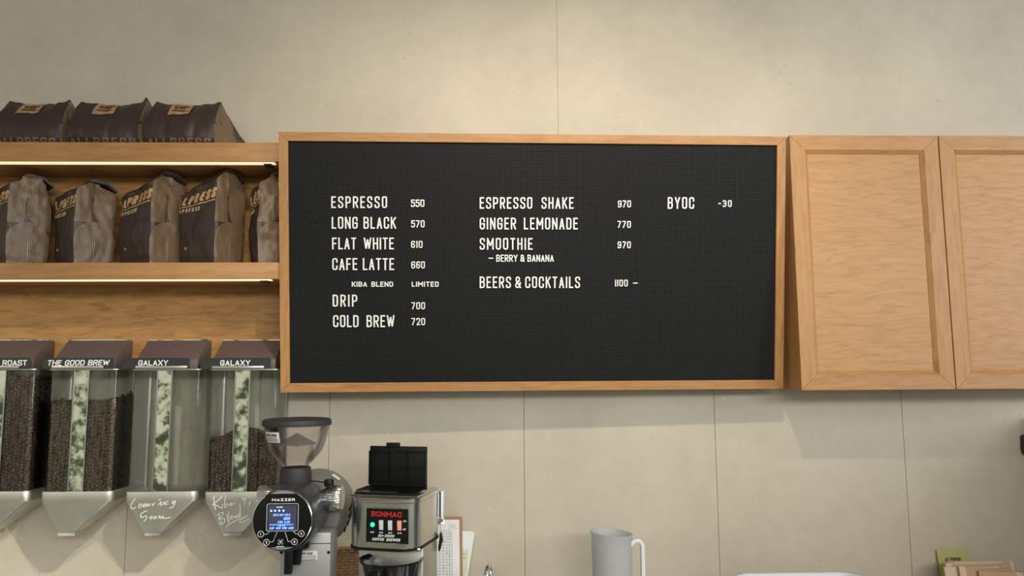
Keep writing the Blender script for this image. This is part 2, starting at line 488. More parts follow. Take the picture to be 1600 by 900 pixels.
# ------------------------------------------------------------------ stroke lettering
Q = 1
GLY = {
    'A': (1, [[(0, 0), (.5, 1), (1, 0)], [(.17, .28), (.83, .28)]]),
    'B': (1, [[(0, 0), (0, 1), (.96, 1, Q), (.96, .53, Q), (0, .53)], [(0, .53), (1, .53, Q), (1, 0, Q), (0, 0)]]),
    'C': (1, [[(1, .7), (1, 1, Q), (0, 1, Q), (0, 0, Q), (1, 0, Q), (1, .3)]]),
    'D': (1, [[(0, 0), (0, 1), (1, 1, Q), (1, 0, Q), (0, 0)]]),
    'E': (.88, [[(1, 1), (0, 1), (0, 0), (1, 0)], [(0, .52), (.85, .52)]]),
    'F': (.88, [[(1, 1), (0, 1), (0, 0)], [(0, .5), (.8, .5)]]),
    'G': (1, [[(1, .72), (1, 1, Q), (0, 1, Q), (0, 0, Q), (1, 0, Q), (1, .47), (.55, .47)]]),
    'H': (1, [[(0, 0), (0, 1)], [(1, 0), (1, 1)], [(0, .51), (1, .51)]]),
    'I': (.12, [[(.5, 0), (.5, 1)]]),
    'K': (1, [[(0, 0), (0, 1)], [(1, 1), (0, .4)], [(.33, .6), (1, 0)]]),
    'L': (.85, [[(0, 1), (0, 0), (1, 0)]]),
    'M': (1.3, [[(0, 0), (0, 1), (.5, .32), (1, 1), (1, 0)]]),
    'N': (1.05, [[(0, 0), (0, 1), (1, 0), (1, 1)]]),
    'O': (1, [[(.5, 1), (0, 1, Q), (0, 0, Q), (1, 0, Q), (1, 1, Q), (.5, 1)]]),
    'P': (1, [[(0, 0), (0, 1), (1, 1, Q), (1, .45, Q), (0, .45)]]),
    'R': (1, [[(0, 0), (0, 1), (1, 1, Q), (1, .48, Q), (0, .48)], [(.5, .48), (1, 0)]]),
    'S': (1, [[(1, .78), (1, 1, Q), (0, 1, Q), (0, .58, Q), (1, .42, Q), (1, 0, Q), (0, 0, Q), (0, .22)]]),
    'T': (.95, [[(0, 1), (1, 1)], [(.5, 1), (.5, 0)]]),
    'U': (1, [[(0, 1), (0, 0, Q), (1, 0, Q), (1, 1)]]),
    'V': (1, [[(0, 1), (.5, 0), (1, 1)]]),
    'W': (1.45, [[(0, 1), (.25, 0), (.5, .9), (.75, 0), (1, 1)]]),
    'X': (1.05, [[(0, 0), (1, 1)], [(0, 1), (1, 0)]]),
    'Y': (1.05, [[(0, 1), (.5, .45), (1, 1)], [(.5, .45), (.5, 0)]]),
    'Z': (1, [[(0, 1), (1, 1), (0, 0), (1, 0)]]),
    '0': (1, [[(.5, 1), (0, 1, Q), (0, 0, Q), (1, 0, Q), (1, 1, Q), (.5, 1)]]),
    '1': (.40, [[(0, .84), (.9, 1)], [(.9, 1), (.9, 0)]]),
    '2': (1, [[(0, .80), (0, 1, Q), (1, 1, Q), (1, .58, Q), (0, 0), (1, 0)]]),
    '3': (1, [[(0, .82), (0, 1, Q), (1, 1, Q), (1, .53, Q), (.4, .53)], [(.4, .53), (1, .53, Q), (1, 0, Q), (0, 0, Q), (0, .18)]]),
    '4': (1, [[(.75, 0), (.75, 1), (0, .28), (1, .28)]]),
    '5': (1, [[(1, 1), (.06, 1), (0, .55), (.3, .62), (1, .62, Q), (1, 0, Q), (0, 0, Q), (0, .18)]]),
    '6': (1, [[(1, .84), (1, 1, Q), (0, 1, Q), (0, 0, Q), (1, 0, Q), (1, .57, Q), (0, .57)]]),
    '7': (1, [[(0, 1), (1, 1), (.25, 0)]]),
    '8': (1, [[(.5, .53), (0, .53, Q), (0, 1, Q), (1, 1, Q), (1, .53, Q), (0, .53, Q), (0, 0, Q), (1, 0, Q), (1, .53, Q), (.5, .53)]]),
    '9': (1, [[(0, .16), (0, 0, Q), (1, 0, Q), (1, 1, Q), (0, 1, Q), (0, .43, Q), (1, .43)]]),
    '&': (1.15, [[(1, 0), (.08, .7), (.08, 1, Q), (.78, 1, Q), (.78, .68), (0, .38, Q), (0, 0, Q), (.72, 0, Q), (1, .45)]]),
    '-': (.8, [[(0, .5), (1, .5)]]),
    '_': (1.3, [[(0, .5), (1, .5)]]),
    '.': (.1, [[(.5, 0), (.5, .08)]]),
}


def rounded(pts, rmax):
    out = []; n = len(pts)
    for i, p in enumerate(pts):
        if len(p) < 3 or i in (0, n - 1): out.append((p[0], p[1])); continue
        a, b = pts[i - 1], pts[i + 1]
        la = math.hypot(a[0] - p[0], a[1] - p[1]); lb = math.hypot(b[0] - p[0], b[1] - p[1])
        r = min(rmax, la * .499, lb * .499)
        p0 = (p[0] + (a[0] - p[0]) * r / la, p[1] + (a[1] - p[1]) * r / la)
        p1 = (p[0] + (b[0] - p[0]) * r / lb, p[1] + (b[1] - p[1]) * r / lb)
        for k in range(6):
            t = k / 5; c = 0.18   # between chord and corner: close to a circular fillet
            q0 = ((1 - t) ** 2 * p0[0] + 2 * t * (1 - t) * p[0] + t * t * p1[0], (1 - t) ** 2 * p0[1] + 2 * t * (1 - t) * p[1] + t * t * p1[1])
            out.append(q0)
    return out


def letters(text, u0, u1, vb, h, k=0.42, st=0.13, slant=0.0, wordgap=0.55):
    """yields (char, [2-D strokes], stroke width); the text spans u0..u1 with its baseline at vb"""
    sw = h * st; w = h * k
    ws = [w * wordgap if c == ' ' else max(GLY[c][0] * w, sw) for c in text]
    gap = ((u1 - u0) - sum(ws)) / max(1, len(text) - 1)
    u = u0
    for c, wi in zip(text, ws):
        if c != ' ':
            strokes = []
            iw = max(wi - sw, 1e-6); ih = h - sw
            for stq in GLY[c][1]:
                pts = [(u + sw / 2 + p[0] * iw, vb + sw / 2 + p[1] * ih, *p[2:]) for p in stq]
                pts = rounded(pts, iw * .5)
                if slant: pts = [(a + (b - vb) * slant, b) for a, b in pts]
                strokes.append(pts)
            yield c, strokes, sw
        u += wi + gap


def prep(strokes, sw):
    """split strokes at very sharp turns and square off the open ends"""
    out = []
    for pts in strokes:
        closed = math.hypot(pts[0][0] - pts[-1][0], pts[0][1] - pts[-1][1]) < 1e-7
        runs = [[pts[0]]]
        for k in range(1, len(pts)):
            runs[-1].append(pts[k])
            if k < len(pts) - 1:
                a, b, c = pts[k - 1], pts[k], pts[k + 1]
                d1_ = math.atan2(b[1] - a[1], b[0] - a[0]); d2_ = math.atan2(c[1] - b[1], c[0] - b[0])
                if abs((d2_ - d1_ + pi) % (2 * pi) - pi) > R(100): runs.append([pts[k]])
        for n_, r_ in enumerate(runs):
            r_ = list(r_)
            for end, (i0, i1) in ((0, (0, 1)), (1, (-1, -2))):
                real = (n_ == 0 and end == 0 and not closed) or (n_ == len(runs) - 1 and end == 1 and not closed)
                a, b = r_[i0], r_[i1]; l = math.hypot(a[0] - b[0], a[1] - b[1]) or 1e-9
                vert = abs(a[0] - b[0]) < .02 * l
                if (real or vert) and not (closed and ((n_ == 0 and end == 0) or (n_ == len(runs) - 1 and end == 1))):
                    r_[i0] = (a[0] + (a[0] - b[0]) / l * sw * .5, a[1] + (a[1] - b[1]) / l * sw * .5)
                elif closed and len(runs) == 1:
                    r_[i0] = (a[0] + (a[0] - b[0]) / l * sw * .05, a[1])
            out.append(r_)
    return out


def text_mb(mb, text, mp, u0, u1, vb, h, k=.42, st=.13, d0=0.0, d1=.0005, slant=0.0, serif=0.0, sub=False, wordgap=.55):
    for c, strokes, sw in letters(text, u0, u1, vb, h, k, st, slant, wordgap):
        if serif and c not in 'CSGO0235689&-':
            for pts in strokes:
                for q, q2 in ((pts[0], pts[1]), (pts[-1], pts[-2])):
                    if abs(q[0] - q2[0]) < abs(q[1] - q2[1]) * .7:
                        mb.ribbon([(q[0] - sw * serif, q[1]), (q[0] + sw * serif, q[1])], sw * .5, d0, d1, mp)
        for pts in prep(strokes, sw):
            if sub: pts = subdiv(pts, h * .15)
            mb.ribbon(pts, sw, d0, d1, mp)
    return mb


def subdiv(pts, step):
    out = [pts[0]]
    for a, b in zip(pts, pts[1:]):
        n = max(1, int(math.hypot(b[0] - a[0], b[1] - a[1]) / step))
        for i in range(1, n + 1): out.append((a[0] + (b[0] - a[0]) * i / n, a[1] + (b[1] - a[1]) * i / n))
    return out


def frame_sides(P, prof):
    """P: four corner points (counter-clockwise seen from the front) with axes; prof: closed (inward, depth) loop -> 4 mitred sides"""
    o, U, V, N, w, h = P
    cor = [(0, 0, 1, 1), (w, 0, -1, 1), (w, h, -1, -1), (0, h, 1, -1)]
    def pt(c, a, d): return o + U * (c[0] + c[2] * a) + V * (c[1] + c[3] * a) + N * d
    out = []
    for i in range(4):
        c0, c1 = cor[i], cor[(i + 1) % 4]
        sh = (U, V, -U, -V)[i] * .0004        # hairline at the mitres
        out.append(MB().loft([[pt(c0, a, d) + sh for a, d in prof], [pt(c1, a, d) - sh for a, d in prof]]))
    return out


# ================================================================== THE SETTING
def build_room():
    # back wall of fibre cement panels with narrow open seams
    x0, x1 = -3.0, 1.66
    zj = at(800, 330, 0).z                      # level of the horizontal joint, behind the cupboards
    seams_lo = [at(p, 800, 0).x for p in (198.6, 511.7, 819.8, 1121.8, 1419.2)]
    d = seams_lo[3] - seams_lo[2]
    seams_lo = [seams_lo[0] - 2 * d, seams_lo[0] - d] + seams_lo
    su = at(871, 100, 0).x
    seams_hi = [su - 1.82, su]
    mb = MB()
    for z0, z1, sm, g in ((0, zj - .002, seams_lo, .0015), (zj + .002, 3.1, seams_hi, .0008)):
        xs = [x0] + [s_ for s_ in sm if x0 < s_ < x1] + [x1]
        for a, b in zip(xs, xs[1:]):
            mb.box((a + g / 2, 0, z0), (b - g / 2, .02, z1))
    struct('wall_back', mb, M['wall'])
    struct('trim_1', MB().box((x0, .0012, 0), (x1, .0018, 3.1)), M['seam'])
    struct('floor', MB().box((-2.6, -5.2, -.05), (2.4, .03, 0)), M['floor'])
    struct('ceiling', MB().box((-3.0, -3.4, 3.1), (2.4, .03, 3.15)), M['ceiling'])
    # unseen low dark wall, added to shade the back wall at lower right
    struct('shade_wall_right', MB().box((XR, -1.0, 0), (XR + .08, -.0005, 1.47)), M['shade_wall'])
    # window wall far behind the camera: piers and a lintel, open to the street
    mb = MB()
    for a in (-2.6, -1.62, -.55, .55, 1.6, 2.34): mb.box((a, -5.1, 0), (a + .06, -5.0, 3.1))
    mb.box((-2.6, -5.1, 2.9), (2.4, -5.0, 3.1)); mb.box((-2.6, -5.1, 0), (2.4, -5.0, .35)); mb.box((-2.6, -5.08, 1.7), (2.4, -5.02, 1.74))
    struct('window_1', mb, M['black'])
    # counter below the picture, carrying the machines
    t = thing('counter', 'long steel topped counter along the back wall, below the edge of the photo', 'counter', (0, -.36, 0))
    MB().box((-2.3, -.70, COUNTER_Z - .04), (XR - .004, -.002, COUNTER_Z)).build('worktop', M['worktop'], t, bevel=.004)
    MB().box((-2.28, -.66, 0), (XR - .01, -.01, COUNTER_Z - .04)).build('base', M['oak_h'], t)


build_room()


# ================================================================== SHELVES
YF = -.17                                        # front plane of shelves and cupboards


def build_shelves():
    z1a, z1b = at(220, 222.3, YF).z, at(220, 252.3, YF).z
    z2a, z2b = at(220, 410.3, YF).z, at(220, 436.3, YF).z
    xr = at(437, 330, YF).x; xl = -1.75
    t = thing('wall_shelf_unit', 'oak wall shelf unit with two lit shelves, left of the black menu board', 'shelf', ((xl + xr) / 2, 0, z2b))
    zb = at(220, 572, 0).z
    MB().box((xl, -.012, zb), (xr + .03, -.0005, z1b)).build('back_panel', M['oak_back'], t)
    for za, zb_ in ((z1a, z1b), (z2a, z2b)):
        sh = MB().box((xl, YF, zb_), (xr, -.0125, za)).build('shelf_board', M['oak_h'], t, bevel=.001)
        MB().box((xl, YF + .004, zb_ - .003), (xr - .018, YF + .020, zb_ - .0003)).build('led_strip', M['led'], sh, label='glowing warm light strip under the front edge of the shelf')
        MB().box((xr - .045, YF + .006, zb_ - .008), (xr - .026, YF + .03, zb_ - .0032)).build('cable_clip', M['black'], sh)
    return z1a, z2a


SHELF_HI, SHELF_LO = build_shelves()


# ================================================================== MENU BOARD
def build_board():
    TL, TR = at(433, 207, -.205), at(1230, 212, -.18)
    BL = at(440.5, 612, -.115); BR = at(1222, 608.5, -.088)
    U = ((TR - TL) + (BR - BL)); U.normalize()
    V = ((TL - BL) + (TR - BR)); V = (V - U * V.dot(U)).normalized()
    N = U.cross(V).normalized()                  # towards the room
    o = BL
    w = ((TR - TL).dot(U) + (BR - BL).dot(U)) / 2; h = ((TL - BL).dot(V) + (TR - BR).dot(V)) / 2
    cen = (TL + TR + BL + BR) / 4
    o = cen - U * w / 2 - V * h / 2
    N = -N if N.y > 0 else N
    t = thing('menu_board', 'large black letter board with white menu lettering in an oak frame', 'menu board', o + U * w / 2)
    fw = .0225
    prof = [(0, 0), (0, -.03), (fw, -.03), (fw, -.0005), (fw - .0008, 0)]
    for i, sd in enumerate(frame_sides((o, U, V, N, w, h), prof)):
        sd.build('frame_rail' if i % 2 == 0 else 'frame_stile', M['oak_h'] if i % 2 == 0 else M['oak_v'], t)
    # perforated panel: real square holes over a black backing
    pitch = .00572; hole = .0031; inset = fw + .0005
    pw, ph = w - 2 * inset, h - 2 * inset
    nx, ny = int(pw / pitch), int(ph / pitch)
    px_, py_ = pw / nx, ph / ny
    us = [0.0]
    for i in range(nx): us += [i * px_ + (px_ - hole) / 2, i * px_ + (px_ + hole) / 2]
    us.append(pw)
    vs = [0.0]
    for i in range(ny): vs += [i * py_ + (py_ - hole) / 2, i * py_ + (py_ + hole) / 2]
    vs.append(ph)
    po = o + U * inset + V * inset + N * -.006
    verts = [po + U * a + V * b for b in vs for a in us]
    nu = len(us); faces = []
    for j in range(len(vs) - 1):
        for i in range(nu - 1):
            if i % 2 == 1 and j % 2 == 1: continue
            k = j * nu + i
            faces.append([k, k + 1, k + nu + 1, k + nu])
    m_ = MB(); m_.add(verts, faces)
    pan = m_.build('letter_panel', M['felt'], t, smooth=0, fix=False)
    q0 = po + N * -.002
    MB().hexa([q0, q0 + U * pw, q0 + U * pw + V * ph, q0 + V * ph], [p + N * -.012 for p in (q0, q0 + U * pw, q0 + U * pw + V * ph, q0 + V * ph)]).build('backing', M['hole'], t, smooth=0)
    MB().hexa([q0 + N * -.03 + U * .1 + V * .1, q0 + N * -.03 + U * .3 + V * .1, q0 + N * -.03 + U * .3 + V * .3, q0 + N * -.03 + U * .1 + V * .3],
              [Vector((p.x, -.001, p.z)) for p in (q0 + U * .1 + V * .1, q0 + U * .3 + V * .1, q0 + U * .3 + V * .3, q0 + U * .1 + V * .3)]).build('mounting_block', M['oak_dark'], t)

    def loc2(px, py):
        p = at_plane(px, py, po, N) - po
        return p.dot(U), p.dot(V)
    def mp(u, v, d): return po + U * u + V * v + N * d
    lines = [
        ('ESPRESSO', 518, 605, 325.2, 307), ('550', 642.3, 663.2, 323.5, 312), ('LONG BLACK', 518.7, 619, 357.5, 339), ('570', 642.5, 663.5, 355.5, 344.3),
        ('FLAT WHITE', 519.3, 615.5, 389.7, 371.3), ('610', 642.5, 660.3, 387.5, 376.4), ('CAFE LATTE', 519.5, 616, 422, 403.3), ('660', 642.8, 664, 419.5, 408.4),
        ('KIBA BLEND', 550, 614.5, 448, 440), ('LIMITED', 643.5, 685.7, 448, 440), ('DRIP', 520.2, 558.5, 479, 460.4), ('700', 643, 664.2, 483.3, 472.2),
        ('COLD BREW', 520.8, 616.5, 511, 492.4), ('720', 643, 664.4, 508, 496.8),
        ('ESPRESSO SHAKE', 749.5, 896, 326.3, 308.3), ('970', 965, 985.5, 324.3, 313.3), ('GINGER LEMONADE', 749.5, 902.5, 358.6, 340.3),
        ('770', 964.3, 985.3, 356.3, 345.3), ('SMOOTHIE', 749.5, 832, 390.2, 372), ('970', 964.6, 985.2, 388, 377.3),
        ('_ BERRY & BANANA', 763.3, 865, 409, 398), ('BEERS & COCKTAILS', 749.5, 906, 450, 432.2), ('II00 _', 960.6, 996, 447.6, 437),
        ('BYOC', 1042.8, 1084, 326.4, 308.2), ('-30', 1121.5, 1142.5, 323.5, 313),
    ]
    base = t.location.copy()
    for text, xa, xb, yb, yt in lines:
        u0, v0 = loc2(xa, yb); u1, v1 = loc2(xb, yb); _, vt = loc2((xa + xb) / 2, yt)
        hh = vt - (v0 + v1) / 2
        big = hh > .024
        k, st = (.44, .118) if big else (.54, .145)
        if text in ('KIBA BLEND', 'LIMITED'): k, st = .74, .19
        if text.startswith('_ B'): k, st = .52, .145
        word = text.replace('II00 _', '1100 -').replace('_ B', '- B')
        ln = bpy.data.objects.new('menu_line', None); C.objects.link(ln); ln.parent = t
        c = mp((u0 + u1) / 2, v0, 0); ln.location = c - base; ln.empty_display_size = .02
        ln['label'] = 'white plastic letters reading ' + word
        sl = (v1 - v0) / (u1 - u0)
        gp = {'LONG BLACK': .45, 'CAFE LATTE': .40, 'FLAT WHITE': .85, 'ESPRESSO SHAKE': 1.1, 'GINGER LEMONADE': .8, 'COLD BREW': .9, 'KIBA BLEND': .7,
              'BEERS & COCKTAILS': .12, '_ BERRY & BANANA': .35, 'II00 _': .8}.get(text, .55)
        for ch, strokes, sw in letters(text, u0, u1, v0, hh, k, st, 0, gp):
            m2 = MB()
            for pts in prep(strokes, sw):
                m2.ribbon(pts, sw, .0004, .0034, lambda u, v, d: mp(u, v + (u - u0) * sl, d))
            m2.build('letter', M['white'], ln)


build_board()


# ================================================================== CUPBOARDS
def build_cabinet(pxa, pxb, label, panel_seed):
    zt = at(1465, 212.0, YF).z; zb = at(1465, 608.6, YF).z
    xa, xb = at(pxa, 410, YF).x, at(pxb, 410, YF).x
    t = thing('wall_cabinet', label, 'cabinet', ((xa + xb) / 2, 0, zb), 0, 'oak wall cupboards')
    MB().box((xa + .002, YF + .021, zb + .001), (xb - .0005, -.0005, zt - .001)).build('carcass', M['oak_v'], t)
    w, h = xb - xa - .0015, zt - zb
    o = Vector((xa, YF, zb)); U, V, N = Vector((1, 0, 0)), Vector((0, 0, 1)), Vector((0, -1, 0))
    door = bpy.data.objects.new('door', None); C.objects.link(door); door.parent = t
    door.location = Vector((xa, YF, zb)) - t.location; door.empty_display_size = .05
    st = .038
    prof = [(0, -.0008), (.0008, 0), (st, 0), (st + .010, -.0075), (st + .010, -.0195), (0, -.0195)]
    for i, sd in enumerate(frame_sides((o, U, V, N, w, h), prof)):
        sd.build('door_rail' if i % 2 == 0 else 'door_stile', M['oak_h'] if i % 2 == 0 else M['oak_v'], door)
    MB().box((xa + st + .007, YF + .0085, zb + st + .007), (xa + w - st - .007, YF + .018, zt - st - .007)).build('door_panel', M['oak_panel'] if panel_seed == 0 else M['oak_panel2'], door)
    return t


M['oak_panel2'] = oak('oak_door_panel_cathedral', 'X', (0.35, 0.17, 0.06), (0.50, 0.27, 0.112), 15.1, 2.6, 34)
build_cabinet(1243.0, 1480.0, 'oak wall cupboard with framed door, next to the right end of the black menu board', 0)
build_cabinet(1480.6, 1718, 'oak wall cupboard with framed door, cut off by the right edge of the photo', 1)


# ================================================================== STANDING COFFEE BAGS
def build_bag(pxc, phi, ph_top, slope, label, seed, L=.125, flap=True, print_word=True, bulge=1.0):
    G = .098
    rnd = random.Random(seed)
    zs = SHELF_LO
    A = at(pxc, 408, -.150 if L > .1 else -.142)
    Rz = Matrix.Rotation(phi, 3, 'Z')
    root = Vector((A.x, A.y, zs)) - Rz @ Vector((L / 2, -G / 2, 0))
    H = ph_top
    t = thing('coffee_bag', label, 'coffee bag', (root.x, root.y, zs + .0008), phi, 'brown coffee bags standing on the lower shelf')
    def per(u):
        # u: distance along the outline from the front right corner; <0 along the logo side, >0 along the gusset side
        tot = 2 * (L + G); u = u % tot
        if u < G: return Vector((L / 2, -G / 2 + u))
        u -= G
        if u < L: return Vector((L / 2 - u, G / 2))
        u -= L
        if u < G: return Vector((-L / 2, G / 2 - u))
        u -= G
        return Vector((-L / 2 + u, -G / 2))
    off = Vector((seed * 3.7, seed * 1.3, 0))
    def smo(a, b, x_):
        x_ = max(0, min(1, (x_ - a) / (b - a))); return x_ * x_ * (3 - 2 * x_)
    def raw(u, v):
        # rounded outline
        k = .010
        p = (per(u - k) + per(u) * 2 + per(u + k)) / 4
        q = v / H
        bl = 1 + .055 * sin(pi * min(1, q * 1.15)) * bulge
        top = smo(.87, 1.0, q)
        sy = (1 - .62 * top) * bl * (.93 + .07 * smo(0, .12, q))
        sx = (1 - .10 * top) * (1 + .02 * sin(pi * q)) * (.95 + .05 * smo(0, .1, q))
        # gusset folds in near the top
        x_ = p.x * sx; y_ = p.y * sy
        z_ = v * (1 + slope * (p.x / L) * smo(.35, 1, q) - .05 * top * abs(p.y) / G)
        n = noise.noise(Vector((x_ * 22, y_ * 22, z_ * 17)) + Vector((off.x, off.y, seed))) * .006 + \
            noise.noise(Vector((x_ * 60, y_ * 60, z_ * 42)) + Vector((seed, off.x, off.y))) * .0028
        n *= smo(0, .06, q) * (1 + 1.3 * smo(.55, .95, q))
        dr = Vector((p.x / L, p.y / G, 0)); dr.normalize()
        # crease of the gusset
        if p.x > L * .48: x_ -= .007 * smo(.6, .95, q) * (1 - abs(p.y) / (G / 2)) ** 1
        return Vector((x_, y_, z_)) + dr * n
    def surf(u, v, d=0.0):
        e_ = .0008
        p = raw(u, v); n = (raw(u + e_, v) - raw(u - e_, v)).cross(raw(u, v + e_) - raw(u, v - e_))
        if n.length: n.normalize()
        return p + n * d
    NV = 40
    tot = 2 * (L + G)
    def patch(ua, ub, nu):
        vs = [raw(ua + (ub - ua) * i / nu, H * j / NV) for j in range(NV + 1) for i in range(nu + 1)]
        fs = [[j * (nu + 1) + i, j * (nu + 1) + i + 1, (j + 1) * (nu + 1) + i + 1, (j + 1) * (nu + 1) + i] for j in range(NV) for i in range(nu)]
        return vs, fs, nu
    vs, fs, nu = patch(G, tot, 66)
    b = MB(); b.add(vs, fs)
    ring = [raw(tot * i / 48, 0) for i in range(48)]
    b.add(ring, [list(range(48))[::-1]])
    b.build('body', M['bag'], t, local=True, smooth=50)
    vs, fs, nu = patch(0, G, 30)
    me = MB(); me.add(vs, fs)
    g = me.build('gusset', M['pattern'], t, local=True, smooth=50, fix=False, label='side gusset printed with fine gold line arcs')
    ul = g.data.uv_layers.new(name='UVMap')
    for lp in g.data.loops:
        i = lp.vertex_index
        ul.data[lp.index].uv = (G * (i % (nu + 1)) / nu, H * (i // (nu + 1)) / NV)
    # wordmark printed on the logo side, ending close to the corner
    if print_word:
        hh = .0235
        v0 = H * .70
        w_ = MB()
        text_mb(w_, 'ALLPRESS', surf, -.152, -.004, v0, hh, .56, .24, .0003, .0009, slant=.25, sub=True)
        w_.ribbon(subdiv([(-.150, v0 - .006), (-.003, v0 - .005)], .004), .0028, .0003, .0009, surf)
        w_.build('wordmark', M['gold'], t, local=True, smooth=0, label='gold lettering ALLPRESS with an underline')
        w2 = MB()
        text_mb(w2, 'ESPRESSO', surf, -.128, -.056, v0 - .022, .0105, .5, .17, .0003, .0009, slant=.15, sub=True)
        w2.build('product_line', M['cream_print'], t, local=True, smooth=0, label='small cream lettering ESPRESSO')
        w3 = MB()
        for r_ in range(2):
            w3.ribbon(subdiv([(-.100, .046 - r_ * .004), (-.092, .046 - r_ * .004)], .003), .002, .0003, .0009, surf)
        w3.build('weight_mark', M['cream_print'], t, local=True, smooth=0)
    # folded top
    if flap:
        rid = [raw(tot - .5 * G - L + L * i / 12, H) for i in range(0)]
        n = 12; rings = []
        yz = [(-.016, -.004), (-.015, .0015), (-.002, .0045), (.026, .001), (.050, -.016), (.053, -.020), (.048, -.022), (.026, -.006), (0, -.004)]
        for i in range(n + 1):
            xx = -L * .44 + L * .93 * i / n
            zt = H * (1 + slope * xx / L) - .001
            wob = noise.noise(Vector((xx * 40, seed, 1))) * .003
            rings.append([Vector((xx, y_, zt + z_ + wob * (y_ > .01))) for y_, z_ in yz])
        MB().loft(rings).build('folded_top', M['bag'], t, local=True, smooth=40)
    return t


build_bag(6, R(-44), .232, .02, 'standing brown coffee bag, leftmost on the lower shelf and cut by the photo edge', 3)
build_bag(112.5, R(-41), .216, .05, 'standing brown coffee bag with a low top, second from left on the lower shelf', 8)
build_bag(232.5, R(-31), .226, .17, 'standing brown coffee bag with a crumpled top, middle one on the lower shelf', 13)
build_bag(334, R(-27), .232, .17, 'standing brown coffee bag on the lower shelf, second from the menu board', 21)
build_bag(401, R(-62), .232, .08, 'standing brown coffee bag on the lower shelf, partly hidden behind the menu board frame', 27, .098)


